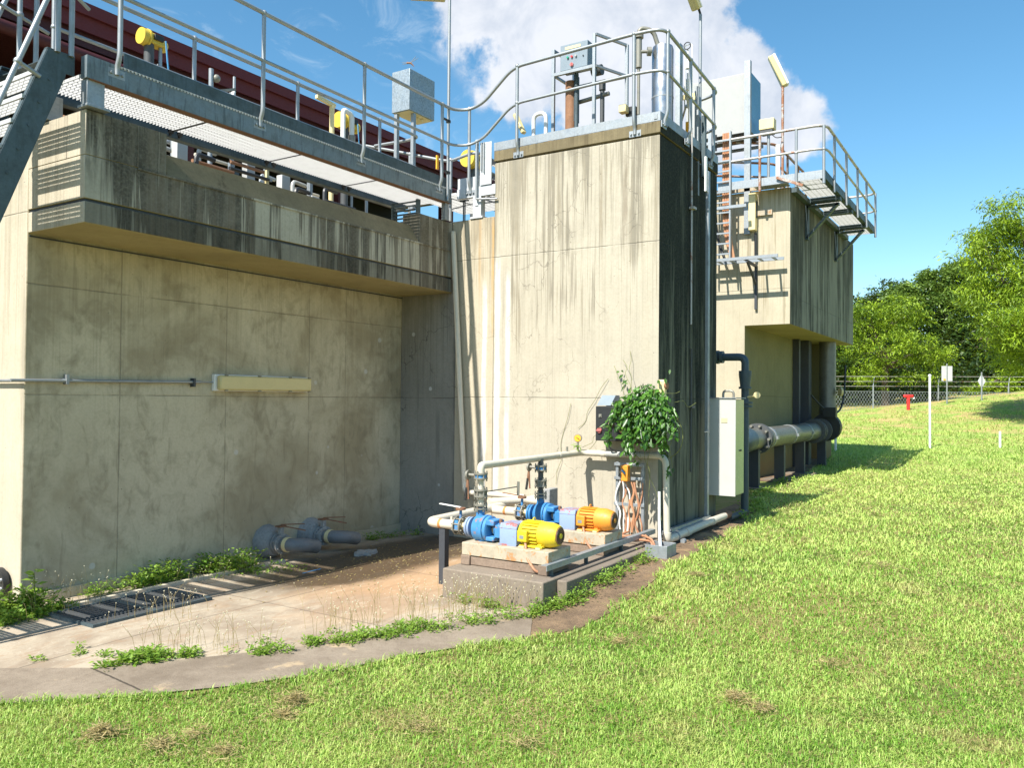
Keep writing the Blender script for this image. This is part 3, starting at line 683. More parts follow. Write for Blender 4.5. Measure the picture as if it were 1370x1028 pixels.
tubelamp('pole_lamp','fluorescent lamp on a tall grey pole clamped to the walkway handrail post',(8.55,6.43,4.25),(8.55,6.43,6.99),(8.55,6.83,7.06),(0,1,.30),.62)
tubelamp('pole_lamp','fluorescent lamp on a grey pole rising behind the tower top handrail',(10.25,3.60,4.5),(10.25,3.60,6.72),(10.05,3.66,6.92),(-.5,.13,.62),.42)
tubelamp('pole_lamp','fluorescent lamp tilted on a rusty pole above the far building',(16.9,4.19,5.92),(16.9,4.19,8.15),(16.9,4.30,8.42),(-.1,.30,.72),.70,mat='rusty',r=.028,w=.17)
t=thing('pole_clamp','pair of black pipe clamps holding the lamp pole to the handrail post','clamp',(8.5,6.42,4.9))
for z in (4.62,5.30,): build('clamp',MB().disc((8.55,6.43,z),(0,0,1),.032,.03,12).box(8.40,6.40,z-.012,8.55,6.42,z+.012),'black',t)
tag(build('hazard_tag',MB().box(8.38,6.48,4.64,8.42,6.50,4.82),'orangetag'),'small orange tag strapped behind the walkway lamp pole','tag')
t=thing('tilted_lamp','short fluorescent lamp leaning on the steps behind the tower cap','lamp',(9.2,5.7,4.9))
build('lamp_cover',MB().beam((9.25,5.83,5.50),(9.2,5.66,5.20),.07,.05),'lampbody',t,bevel=.012)
build('arm',MB().tube([(9.2,5.62,5.12),(9.3,5.3,5.05)],.016,8),'rusty',t)
tag(build('vent_pipe',MB().tube(fillet([(9.3,5.57,4.9),(9.3,5.57,5.46),(9.3,5.38,5.46),(9.3,5.38,5.10)],.09),.026,12),'whiteplastic'),'white hooked vent pipe on the tower top by the tilted lamp','pipe')

# ------------------------------------------------------------------ control box frame on tower
K=thing('control_panel_stand','grey control box on an open steel frame on the tower top','control panel',(9.3,5.1,4.9))
build('box',MB().box(9.34,4.93,5.98,9.52,5.33,6.32),'panelgrey',K,bevel=.006)
build('name_strip',MB().box(9.337,5.03,6.25,9.339,5.26,6.285),'creambox',K)
for i,(yy,m) in enumerate(((5.215,'greenlight'),(5.155,'red'),(5.095,'white'))): build('indicator_light',MB().disc((9.33,yy,6.14),(1,0,0),.014,.02,12),m,K)
build('isolator_switch',MB().disc((9.33,5.155,6.035),(1,0,0),.024,.02,14).box(9.31,5.150,6.015,9.33,5.16,6.055),'pinkred',K)
build('door_lock',MB().disc((9.335,4.99,6.12),(1,0,0),.009,.012,8),'black',K)
fr=MB()
for (x,y,zt) in ((9.30,5.42,6.28),(9.30,4.82,6.36),(9.82,5.40,6.28),(9.82,4.60,6.36)): 
    build('frame_post',MB().box(x,y-.02,4.9,x+.04,y+.02,zt),'galv',K,bevel=.002)
fr.box(9.30,4.84,5.92,9.34,5.40,5.96).box(9.82,4.62,5.92,9.86,5.38,5.96)
fr.beam((9.32,5.42,5.94),(9.84,5.40,5.94),.03,.03).beam((9.32,4.80,5.94),(9.84,4.60,5.94),.03,.03)
build('frame_rails',fr,'galv',K); fr=MB()
fr.beam((9.32,5.42,6.27),(9.84,5.40,6.27),.03,.03).beam((9.32,4.80,6.35),(9.84,4.60,6.35),.03,.03).beam((9.32,5.42,5.05),(9.84,5.40,5.05),.03,.03)
build('frame_rails',fr,'galv',K)
K.location.y-=.14
tag(build('timber_post',MB().tube([(9.55,5.14,4.85),(9.55,5.14,5.90)],.075,16),'wood'),'brown weathered timber post under the control box','post')
tag(build('steel_strap_post',MB().box(9.50,5.05,5.35,9.62,5.07,5.97).tube([(9.50,5.03,4.9),(9.50,5.03,5.97)],.028,12),'galv_dark'),'dark steel post beside the timber post on the tower','post')
t=thing('valve_assembly','dark pipe riser with valve and cross pipe right of the control box','valve',(9.7,4.77,4.9))
build('riser',MB().tube([(9.6,4.70,4.88),(9.6,4.70,5.72)],.03,12).disc((9.6,4.70,5.78),(0,0,1),.045,.12,12),'dkgrey',t)
build('cross_pipe',MB().tube([(9.6,5.12,5.62),(9.6,4.60,5.66)],.028,12),'flange',t)
build('motor',MB().disc((9.65,4.80,6.02),(0,1,0),.07,.14,14),'dkgrey',t)
build('conduit',MB().tube(fillet([(9.6,4.72,5.0),(9.6,4.3,5.02),(9.6,4.0,5.05)],.05),.015,8),'black',t)
t=thing('flood_light','small cream flood light with dark back beside the handrail post','flood light',(9.3,4.22,5.0))
build('lamp_head',MB().box(9.24,4.20,5.24,9.34,4.30,5.34),'creambox',t,bevel=.01)
build('back',MB().box(9.345,4.12,5.22,9.42,4.25,5.33).beam((9.33,4.18,5.22),(9.36,4.14,5.02),.03,.03),'black',t)
VE=thing('stainless_vessel','tall stainless steel cylinder vessel at the tower corner','vessel',(9.6,3.88,4.9))
build('shell',MB().lathe((9.6,3.86,4.9),(0,0,1),[(0,.135),(1.16,.135),(1.20,.125),(1.215,.05)],28),'stainless',VE)
build('top_bend',MB().tube(fillet([(9.55,3.90,6.10),(9.5,3.95,6.30),(9.4,4.10,6.33),(9.4,4.10,6.10)],.08),.028,12),'flange',VE)
build('side_nozzle',MB().disc((9.45,3.98,6.02),(-.5,.8,0),.055,.05,14).tube([(9.47,3.95,6.02),(9.40,4.08,6.02)],.02,10),'flange',VE)
build('bypass_cylinder',MB().lathe((9.4,4.10,5.82),(0,0,1),[(0,.04),(.36,.04)],16).disc((9.4,4.10,6.22),(0,0,1),.06,.05,14).tube([(9.4,4.10,4.9),(9.4,4.10,5.82)],.02,10),'flange',VE)
build('side_channel',MB().box(9.62,3.64,4.9,9.72,3.70,6.12),'galv',VE)
build('band',MB().disc((9.6,3.86,5.45),(0,0,1),.138,.02,28),'galv',VE)
t=thing('pipe_instrument','thin instrument piping with loop coil behind the tower corner rail','instrument',(9.9,3.7,4.9))
build('tubing',MB().tube([(9.95,3.66,5.4),(9.95,3.66,6.16)],.012,8).tube(fillet([(9.95,3.70,5.4),(9.95,3.70,6.22),(9.95,3.60,6.22),(9.95,3.60,5.6)],.04),.008,8).disc((9.95,3.66,5.95),(0,0,1),.03,.08,10).disc((9.95,3.66,5.7),(0,0,1),.028,.14,10),'whiteplastic',t)
lp=[(9.93+.0,3.66+.045*math.cos(a),6.20+.045*math.sin(a)) for a in np.linspace(0,2*math.pi,18)]
build('coil',MB().tube(lp,.006,6),'black',t)
t=thing('gauge_board','cream backed round gauge and orange tag by the tower corner rail','gauge',(9.95,3.62,5.0))
build('board',MB().box(9.9,3.55,5.50,9.92,3.72,5.56).disc((9.9,3.60,5.50),(1,0,0),.06,.02,18).tube([(9.9,3.62,4.9),(9.9,3.62,5.5)],.014,8),'creambox',t)
build('tag',MB().box(9.88,3.62,5.04,9.89,3.66,5.20),'orangetag',t)
t=thing('unistrut_frame','grey perforated strut posts with dark bracket at the back of the tower rail','strut frame',(10.2,3.6,4.6))
build('strut_post',MB().box(10.10,3.57,4.3,10.15,3.62,5.72),'galv',t); build('strut_post',MB().box(10.17,3.50,4.55,10.22,3.55,5.35),'galv_dark',t)
build('cross_rail',MB().tube([(9.9,3.66,5.42),(10.7,4.05,5.42)],.014,8),'tube',t)
tag(build('splice_channel',MB().box(10.14,3.475,4.35,10.19,3.50,4.80),'whiteplastic'),'white channel splice hanging on the tower side below the cap','bracket')

# conduits on the dark side
t=thing('conduit_channel','grey steel cable channel running full height down the dark tower side','conduit',(10.2,3.52,0))
build('channel',MB().box(10.19,3.46,.14,10.26,3.50,4.62),'galv',t,bevel=.003)
build('floor_tray',MB().box(8.9,3.44,.09,10.26,3.56,.14).box(8.9,3.44,.14,10.26,3.448,.17),'galv',t)
build('clip',MB().box(10.05,3.45,1.24,10.24,3.458,1.255),'tube',t)
tag(build('thin_conduit',MB().tube([(9.80,3.545,5.08),(9.80,3.545,2.6)],.012,8).box(9.76,3.50,4.05,9.86,3.566,4.08),'rustlight'),'thin pale conduit clipped on the upper dark tower side','conduit')
tag(build('thin_conduit',MB().tube([(9.83,3.55,2.3),(9.83,3.55,.75)],.012,8).box(9.79,3.52,1.55,9.89,3.566,1.58),'dkgrey'),'thin dark conduit on the lower tower side left of the steel channel','conduit')
# side cabinet
Cb=thing('side_cabinet','tall pale grey steel cabinet mounted on the dark tower side','cabinet',(10.5,3.2,.4))
build('body',MB().box(10.51,3.20,.41,10.90,3.565,1.665),['cabinet','cab_side_reflect'],Cb,matfn=lambda n,c:1 if n.y<-.5 else 0,bevel=.006)
build('door',MB().box(10.495,3.19,.40,10.508,3.568,1.675),'cabinet',Cb,bevel=.004)
build('latch',MB().box(10.70,3.185,.98,10.76,3.198,1.0),'black',Cb)
for z in (.55,1.50): build('hinge',MB().tube([(10.49,3.55,z),(10.49,3.55,z+.07)],.008,8),'galv',Cb)
build('warning_plate',MB().box(10.489,3.30,1.36,10.494,3.38,1.42),'creambox',Cb)
build('drip_edge',MB().box(10.48,3.18,1.677,10.92,3.568,1.690),'galv',Cb)
build('top_loop',MB().tube(fillet([(10.7,3.42,1.67),(10.7,3.42,1.78),(10.7,3.28,1.78),(10.7,3.28,1.67)],.05),.016,8),'flange',Cb)
# teal riser
t=thing('riser_pipe','dark teal pipe riser with valve behind the grey side cabinet','pipe',(11.7,3.42,0))
build('pipe',MB().tube(fillet([(11.7,3.83,2.285),(11.7,3.42,2.28),(11.7,3.42,.05)],.10),.055,16),'pipe_teal',t)
build('elbow_flange',MB().disc((11.7,3.76,2.285),(0,1,0),.09,.04,18).disc((11.7,3.82,2.285),(0,1,0),.10,.03,18),'pipe_teal',t)
build('valve_body',MB().lathe((11.7,3.42,1.82),(0,0,1),[(0,.09),(.03,.09),(.03,.07),(.16,.085),(.2,.09),(.26,.09)],18),'pipe_teal',t)
build('pipe_flange',MB().disc((11.7,3.42,1.62),(0,0,1),.11,.03,18).disc((11.7,3.42,1.57),(0,0,1),.11,.03,18),'pipe_teal',t)
build('gauge',MB().disc((11.66,3.24,1.73),(-.8,-.5,0),.045,.03,16).tube([(11.68,3.40,1.70),(11.66,3.26,1.72)],.014,8),'creambox',t)
tag(build('drain_pipe',MB().tube(fillet([(11.7,3.42,.25),(11.7,3.42,.05),(10.9,3.40,.06)],.10),.045,14),'dkgrey'),'dark lower pipe elbow joining the riser behind the cabinet','pipe')

# ------------------------------------------------------------------ big pipe
B=thing('large_pipeline','large grey steel pipeline on posts under the far building overhang','pipeline',(16,4.32,0))
zc=.93
build('pipe',MB().tube([(14.9,4.32,zc),(21.3,4.32,zc)],.205,28),'big_pipe',B)
build('bend',MB().tube(fillet([(21.3,4.32,zc),(22.05,4.32,zc),(22.05,4.32,3.2)],.5,8),.205,28),'big_pipe',B)
build('near_bend',MB().tube(fillet([(14.9,4.32,zc),(14.45,4.32,zc),(14.45,5.3,zc)],.3,6),.225,24),'pipe_teal',B)
for x in (15.55,15.65,20.4,20.55,21.15): build('flange',MB().disc((x,4.32,zc),(1,0,0),.29,.06,28),'dkgrey',B)
for x in (15.55,20.5): 
    mb=MB()
    for k in range(10):
        a=2*math.pi*k/10; mb.disc((x,4.32+.25*math.cos(a),zc+.25*math.sin(a)),(1,0,0),.025,.24,6)
    build('flange_bolts',mb,'flange',B)
for x in (16.2,17.9,19.4): build('coupling_band',MB().disc((x,4.32,zc),(1,0,0),.215,.09,28).box(x-.03,4.08,zc-.03,x+.08,4.13,zc+.03),'tube',B)
for x in (15.3,17.2,19.0,21.3):
    po=build('support_post',MB().box(x,4.22,-.1,x+.12,4.42,zc-.19),'post_dark',B)
    build('pad',MB().box(x-.15,4.0,-.1,x+.3,4.62,.03),'slab',po)
t=thing('valve_gear','black valve with hanging cables at the end of the large pipeline','valve',(21.8,4.0,.9))
build('body',MB().disc((21.6,4.25,1.0),(1,0,0),.35,.25,20).box(21.4,4.0,1.25,21.6,4.3,1.5),'black',t)
build('cable',MB().tube(fillet([(21.6,4.1,1.3),(22.2,4.0,1.45),(22.6,4.0,2.0),(22.7,4.0,2.6)],.4),.025,8).tube(fillet([(21.6,4.2,1.4),(21.3,4.3,1.5),(21.0,4.5,1.8)],.2),.02,8),'black',t)
build('disc',MB().disc((22.0,3.99,1.9),(.6,-.8,0),.11,.05,16),'creambox',t)
tag(build('column',MB().box(21.2,4.6,0,21.5,4.85,3.17).box(20.6,4.7,0,20.75,4.85,3.17),'post_dark'),'dark column under the overhang behind the large pipeline','column')

# ------------------------------------------------------------------ far platform
PF=thing('far_platform','cantilevered grating platform wrapping the corner of the far building','platform',(16.2,3.22,5.8))
zp=5.93
build('edge_channel',MB().box(16.2,3.22,zp-.02,22.2,3.235,zp+.14).box(16.2,3.24,zp-.02,22.2,3.32,zp-.008),'galv_dark',PF)
build('end_channel',MB().box(16.185,3.22,zp-.02,16.199,5.3,zp+.14),'galv',PF)
build('end_channel',MB().box(22.201,3.22,zp-.02,22.215,3.93,zp+.14),'galv',PF)
build('inner_beam',MB().box(16.6,3.84,zp-.12,22.2,3.94,zp-.02),'galv_dark',PF)
for i,(a,b_) in enumerate(((16.32,17.75),(18.0,19.1),(19.35,20.9),(21.1,22.1))):
    mb=MB(); grating(mb,a,b_,3.33,3.83,zp+.02,pitch=.04,h=.03,t=.012,cross=.1); build('grating',mb,'grating',PF,smooth=False)
for x in (17.85,19.2,21.0): build('cross_beam',MB().box(x-.09,3.24,zp-.10,x+.09,3.84,zp-.005),'galv_dark',PF)
for x in (17.9,21.0):
    mb=MB().beam((x,3.92,zp-.12),(x,3.92,zp-.85),.12,.06,up=(0,1,0)).beam((x,3.30,zp-.14),(x,3.92,zp-.82),.12,.05,up=(0,1,0)).beam((x,3.28,zp-.16),(x,3.92,zp-.16),.12,.05)
    build('knee_brace',mb,'galv_dark',PF)
build('corner_strut',MB().beam((16.15,4.12,zp+.1),(16.15,3.62,zp-.12),.03,.05),'rusty',PF)
build('deck_plate',MB().box(16.2,3.95,zp+.0,16.55,4.6,zp+.01),'galv',PF)
FT=[(16.17,5.3,6.93),(16.17,3.20,6.93),(22.22,3.20,6.90),(22.22,3.95,6.90)]
ft=thing('handrail','handrail round the cantilevered platform of the far building','handrail',(16.17,3.2,5.9))
build('top_rail',MB().tube(fillet(FT,.28),.028,10),'rustlight',ft)
build('mid_rail',MB().tube(fillet([(a,b_,c-.45) for a,b_,c in FT],.28),.024,10),'rustlight',ft)
for (x,y) in ((16.17,4.45),(16.17,3.75),(16.17,3.24),(16.97,3.2),(18.24,3.2),(19.59,3.2),(20.8,3.2),(22.16,3.2),(22.22,3.9)):
    build('post',MB().tube([(x,y,6.92),(x,y,5.80)],.028,10).ball((x,y,6.46),.038,8),'rusty' if y>4.4 and x<17 else 'tube',ft)
ft=thing('handrail','rusty inner handrail loop on the far building roof','handrail',(17.8,4.6,5.9))
build('top_rail',MB().tube(fillet([(16.7,5.6,7.12),(17.6,4.5,7.15),(20.4,4.5,7.15),(20.4,5.6,7.1)],.3),.028,10),'rusty',ft)
build('mid_rail',MB().tube(fillet([(16.7,5.6,6.7),(17.6,4.5,6.72),(20.4,4.5,6.72)],.3),.024,10),'rusty',ft)
build('low_rail',MB().tube(fillet([(16.7,5.6,6.4),(17.5,4.6,6.42),(18.4,4.5,6.42),(18.4,4.5,5.92)],.2),.024,10),'rusty',ft)
for x,y in ((17.7,4.5),(18.6,4.5),(19.6,4.5),(20.4,4.5),(16.72,5.58)): build('post',MB().tube([(x,y,7.12),(x,y,5.9)],.028,10),'dkgrey' if y>5 else 'rusty',ft)
t=thing('instrument_box','small cream instrument box on a grey stand above the far building','instrument box',(16.8,4.45,5.9))
build('box',MB().box(16.75,4.33,7.22,16.95,4.63,7.44),'creambox',t,bevel=.01); build('base_tray',MB().box(16.74,4.36,7.14,16.96,4.61,7.20),'dkgrey',t)
build('stand',MB().tube(fillet([(16.85,4.46,7.14),(16.85,4.46,6.15),(16.85,4.3,6.0)],.1),.03,10),'tube',t)
build('cable',MB().tube(fillet([(16.8,4.42,7.15),(16.8,4.3,7.02),(16.8,4.18,7.02)],.05),.01,6),'black',t)
tag(build('white_pipe_stub',MB().tube([(16.9,4.28,5.92),(16.9,4.28,6.9)],.05,12),'whiteplastic'),'short white pipe stub beside the rusty lamp pole','pipe')

# big white switch cabinet behind tower
WC=thing('switchboard_cabinet','large white switchboard cabinet held on tall steel posts above the far building','cabinet',(16.7,5.3,7.1))
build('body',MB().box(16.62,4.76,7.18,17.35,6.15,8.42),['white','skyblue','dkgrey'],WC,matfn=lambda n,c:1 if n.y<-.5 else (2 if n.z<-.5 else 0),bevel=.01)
build('support_rail',MB().box(16.55,4.7,7.02,16.6,6.3,7.08).box(17.3,4.7,7.02,17.35,6.3,7.08),'galv',WC)
mb=MB()
for y in np.arange(4.85,6.2,.08): mb.beam((16.7,y,7.17),(16.7,y,7.05),.02,.02)
build('cable_glands',mb,'dkgrey',WC)
build('mount_post',MB().box(16.50,4.74,5.05,16.56,4.86,8.62).box(16.562,4.74,5.05,16.60,4.76,8.62),'galv',WC)
build('mount_post',MB().box(16.50,5.55,6.0,16.56,5.62,7.35),'galv',WC); build('mount_post',MB().box(16.50,5.85,6.0,16.56,5.92,7.2),'galv',WC)
t=thing('junction_box','small cream junction box fixed under the tall steel post on the far end face','junction box',(16.5,4.66,5.05))
build('box',MB().box(16.40,4.60,5.10,16.56,4.74,5.85),'creambox',t,bevel=.01); build('window',MB().box(16.43,4.594,5.35,16.53,4.599,5.7),'dkgrey',t)
t=thing('cable_ladder','vertical cable ladder with orange cables beside the far end face','cable ladder',(16.2,5.2,4.6))
for y in (5.02,5.42): build('side_rail',MB().box(16.12,y,4.45,16.2,y+.03,7.1),'galv',t)
for k in range(12): build('rung',MB().box(16.13,5.055,4.6+k*.21,16.17,5.415,4.63+k*.21),'galv',t)
build('bottom_arm',MB().tube([(16.1,5.9,5.75),(16.1,5.4,5.55)],.03,8).box(16.1,4.7,5.52,16.16,5.42,5.58),'galv',t)
for i,(y,m) in enumerate(((5.10,'terracotta'),(5.15,'copper'),(5.20,'terracotta'),(5.37,'black'))):
    build('cable',MB().tube(fillet([(16.24,y,7.1),(16.24,y,5.4),(16.24+.01*i,y-.05,4.9),(16.24,y-.12-.03*i,4.50)],.3),.028,8),m,t)
t=thing('cable_tray','horizontal galvanised cable tray on a bracket across the far end face','cable tray',(16.2,4.6,4.45))
build('side_rail',MB().box(15.98,4.05,4.44,16.02,5.6,4.50),'galv',t); build('side_rail',MB().box(16.36,4.03,4.44,16.40,5.6,4.50),'galv',t)
for k in range(6): build('rung',MB().box(16.021,4.15+k*.27,4.44,16.359,4.19+k*.27,4.465),'galv',t)
build('bracket',MB().beam((16.0,4.66,4.42),(16.5,4.62,4.38),.04,.05).beam((16.08,4.66,4.40),(16.52,4.62,4.02),.04,.04).beam((16.53,4.62,4.42),(16.53,4.62,3.5),.05,.04),'post_dark',t)
tag(build('wall_conduit',MB().tube([(16.50,4.62,5.05),(16.52,4.62,4.5)],.03,8),'black'),'short black conduit below the far junction box','conduit')

# ------------------------------------------------------------------ pump slab and pumps
t=thing('pump_slab','raised brown concrete slab carrying both pumps','slab',(7.4,4.0,-.2))
build('slab',MB().box(6.06,3.50,-.35,8.80,4.575,.075),'slab',t,bevel=.012)
build('edge_kerb',MB().box(6.3,3.40,-.3,8.80,3.497,.055),'slab',t,bevel=.012)
def make_pump(px,lab,motor,blue,guardtop,col_rust):
    t=thing('pump_unit',lab,'pump',(px,4.05,.076),'pumps on the concrete slab')
    def B_(n,mb,m,p=None,**k): return build(n,mb,m,p or t,**k)
    z0=.077
    B_('plinth',MB().box(px-.19,3.60,z0,px+.21,4.51,.158),'plinth',bevel=.008)
    for y in (3.585,4.43): B_('plinth_foot',MB().box(px-.215,y,z0,px-.12,y+.10,.165),'plinth',bevel=.006)
    B_('base_frame',MB().box(px-.20,3.585,.166,px+.22,4.53,.285),'base_paint',bevel=.006)
    za=.40
    # suction flange, volute
    B_('suction_flange',MB().disc((px,4.575,za),(0,1,0),.098,.022,24).disc((px,4.545,za),(0,1,0),.098,.022,24),'slate' if blue=='blue' else blue)
    c=MB().lathe((px,4.53,za),(0,-1,0),[(0,.05),(.015,.075),(.03,.078),(.045,.118),(.055,.125),(.13,.125),(.14,.132),(.165,.132),(.17,.12)],28)
    c.tube([(px,4.455,za+.09),(px,4.455,za+.20)],.042,16)
    B_('volute',c,blue)
    B_('casing_cover',MB().lathe((px,4.355,za),(0,-1,0),[(0,.125),(.03,.125),(.035,.115),(.04,.10)],28),blue)
    f=MB()
    for k in range(8):
        a=2*math.pi*k/8; f.disc((px+.112*math.cos(a),4.355,za+.112*math.sin(a)),(0,1,0),.010,.05,6)
    B_('casing_bolts',f,'flange')
    # open lantern and bearing housing
    B_('lantern',MB().box(px-.10,4.235,za+.045,px+.06,4.33,za+.10).box(px-.10,4.235,za-.10,px+.06,4.33,za-.06).box(px+.05,4.235,za-.09,px+.09,4.33,za+.09),blue,bevel=.01)
    B_('shaft',MB().disc((px,4.27,za),(0,1,0),.022,.16,12).disc((px,4.28,za),(0,1,0),.045,.03,14),'flange')
    B_('bearing_housing',MB().lathe((px,4.25,za),(0,-1,0),[(0,.085),(.012,.085),(.014,.068),(.08,.066),(.085,.05)],22).box(px-.075,4.165,za-.065,px+.05,4.245,za+.055),blue,bevel=.008)
    B_('pump_foot',MB().box(px-.04,4.17,.286,px+.04,4.20,za-.06).box(px-.08,4.38,.286,px+.08,4.44,za-.11),blue,bevel=.003)
    B_('oil_cup',MB().disc((px-.02,4.205,za+.085),(0,0,1),.016,.045,10),'wheelrust')
    # coupling guard
    g=MB().prism([(px-.115,.292),(px-.115,za+.055),(px-.095,za+.085),(px+.095,za+.085),(px+.115,za+.055),(px+.115,.292)],1,3.972,4.160)
    B_('coupling_guard',g,'slate',bevel=.006)
    B_('guard_top',MB().prism([(px-.118,za+.045),(px-.097,za+.089),(px+.097,za+.089),(px+.118,za+.045)],1,3.975,4.157),guardtop)
    B_('guard_base',MB().box(px-.125,3.97,.286,px-.117,4.165,.30),'redrust')
    # motor
    m=MB().lathe((px,3.965,za+.005),(0,-1,0),[(0,.07),(.004,.108),(.03,.113),(.035,.105),(.20,.105),(.205,.116),(.30,.116),(.36,.100),(.385,.088)],30)
    mo=B_('motor',m,motor)
    fn=MB()
    for k in range(22):
        a=2*math.pi*k/22+.07; d=V((math.cos(a),0,math.sin(a))); c0=V((px,0,za+.005))+d*.112
        fn.beam((c0.x,3.93,c0.z),(c0.x,3.768,c0.z),.004,.020,up=(d.x,0,d.z))
    build('cooling_fins',fn,motor,mo)
    build('terminal_box',MB().box(px-.150,3.845,za-.06,px-.10,3.945,za+.045),motor,mo,bevel=.008)
    build('fan_grille',MB().disc((px,3.577,za+.005),(0,1,0),.079,.008,26),'wood' ,mo)
    build('fan_hub',MB().disc((px,3.57,za+.005),(0,1,0),.024,.01,16),motor,mo)
    r_=MB()
    for rr in (.035,.05,.065): r_.tube([(px+rr*math.cos(a),3.571,za+.005+rr*math.sin(a)) for a in np.linspace(0,2*math.pi,20)],.0025,5,cap=False)
    build('grille_rings',r_,'black',mo)
    build('motor_foot',MB().box(px-.10,3.88,.30,px+.10,3.92,za-.075).box(px-.10,3.72,.30,px+.10,3.76,za-.075).box(px-.12,3.70,.292,px+.12,3.94,.312),motor,mo,bevel=.003)
    build('foot_packer',MB().box(px-.13,3.885,.286,px-.06,3.94,.30).box(px-.13,3.715,.286,px-.06,3.76,.30),'creambox',mo)
    B_('motor_cable',MB().tube(fillet([(px-.125,3.87,za-.06),(px-.16,3.84,.26),(px-.20,3.80,.20),(px-.22,3.70,.10),(px-.12,3.62,.09)],.05),.012,8),'copper')
    B_('nameplate',MB().box(px-.152,3.875,za-.03,px-.1505,3.92,za+.0),'galv')
    B_('lifting_eye',MB().tube([(px+.025*math.cos(a),3.85,za+.125+.025*math.sin(a)) for a in np.linspace(-.6,3.74,12)],.006,6),motor)
    return t
make_pump(6.50,'pump with bright yellow motor and faded blue casing, nearer of the two','yellow','blue','redrust',.3)
make_pump(7.65,'pump with orange motor and clean blue casing, standing behind the yellow one','orange','blue2','redrust',.1)
def flange_pair(mb,c,ax,r,gap=.03,th=.014,n=20,bolts=6):
    c=V(c);a=V(ax).normalized(); mb.disc(c-a*gap/2,a,r,th,n).disc(c+a*gap/2,a,r,th,n)
    u=a.orthogonal().normalized(); w=a.cross(u)
    for k in range(bolts):
        th_=2*math.pi*k/bolts+.3; mb.disc(c+(u*math.cos(th_)+w*math.sin(th_))*r*.84,a,.008,gap+.055,6)
    return mb
def riser(px,lab,top,first):
    t=thing('discharge_riser',lab,'pipe riser',(px,4.455,.60),'flanged risers above the pumps')
    y=4.455
    build('pipe',MB().tube([(px,y,.58),(px,y,top)],.029,16),'pvc' if first else 'dkgrey',t)
    build('base_flange',flange_pair(MB(),(px,y,.605),(0,0,1),.068,.035),'flange',t)
    build('check_valve',flange_pair(MB(),(px,y,.735),(0,0,1),.068,.06).disc((px,y,.735),(0,0,1),.05,.05,18),'flange',t)
    build('butterfly_valve',flange_pair(MB(),(px,y,.90),(0,0,1),.068,.045),'flange',t)
    build('valve_disc_body',MB().disc((px,y,.90),(0,0,1),.055,.036,20),'blue',t)
    vh=build('valve_head',MB().tube([(px,y,.90),(px-.01,y+.13,.905)],.016,10).disc((px-.01,y+.14,.905),(0,1,0),.045,.02,18),'flange',t)
    build('lever',MB().beam((px-.01,y+.145,.88),(px-.01,y+.175,.66),.016,.012).beam((px-.02,y+.135,.86),(px-.03,y+.12,.67),.012,.012),'wheelrust' ,vh)
    build('grip',MB().beam((px-.01,y+.158,.78),(px-.01,y+.177,.655),.02,.018),'black',vh)
    return t
riser(6.50,'cream flanged riser with rusty hanging lever above the nearer pump',.985,True)
riser(7.65,'dark flanged riser with hanging lever above the rear pump',1.0,False)
H_=thing('header_pipe','cream header pipe from the pump risers, round the tower corner and down to the ground','pipe',(8.6,3.9,1.0))
zz=1.012
build('pipe',MB().tube(fillet([(6.50,4.455,.93),(6.50,4.455,1.0),(8.68,4.49,zz),(8.68,3.43,zz+.005),(8.68,3.41,.10)],.11,8),.037,18),'pvc',H_)
build('coupling',MB().disc((8.68,4.20,zz),(0,1,0),.041,.05,18).disc((8.68,3.42,.86),(0,0,1),.041,.03,18).disc((8.1,4.48,zz-.003),(1,0,0),.041,.04,18),'pvc',H_)
build('dark_section',MB().tube([(8.68,4.16,zz+.001),(8.68,3.62,zz+.004)],.0375,18),'pipe_grey',H_)
t=thing('ground_pipe','cream pipe with rusty end running low along the foot of the dark tower side','pipe',(9.7,3.40,.1))
build('pipe',MB().tube(fillet([(8.68,3.41,.16),(8.68,3.41,.075),(10.88,3.40,.115)],.07,6),.047,16),'pvc',t)
build('rust_band',MB().tube([(10.70,3.40,.112),(10.885,3.40,.1155)],.0485,16),'wheelrust',t)
build('coupling',MB().disc((9.3,3.405,.085),(1,0,0),.053,.12,18).disc((10.2,3.40,.103),(1,0,0),.053,.06,18),'pvc',t)
build('hose_clamp',MB().disc((8.95,3.41,.08),(1,0,0),.055,.03,16).disc((8.98,3.33,.03),(1,0,0),.03,.06,12),'galv',t)
t=thing('pressure_gauge','round yellow-faced pressure gauge on the cream header pipe','gauge',(8.60,4.40,1.03))
build('stem',MB().tube([(8.55,4.475,1.03),(8.55,4.475,1.15)],.012,8),'flange',t)
build('dial_case',MB().disc((8.55,4.475,1.19),(1,.25,0),.047,.03,22),'flange',t)
build('dial_face',MB().disc((8.533,4.471,1.19),(1,.25,0),.040,.004,22),'orangetag',t)
build('needle',MB().beam((8.529,4.448,1.176),(8.529,4.495,1.206),.004,.006),'black',t)
tag(build('bleed_valve',MB().tube([(8.3,4.485,1.04),(8.3,4.485,1.10)],.014,8),'flange'),'small bleed stub on the cream header pipe','valve')
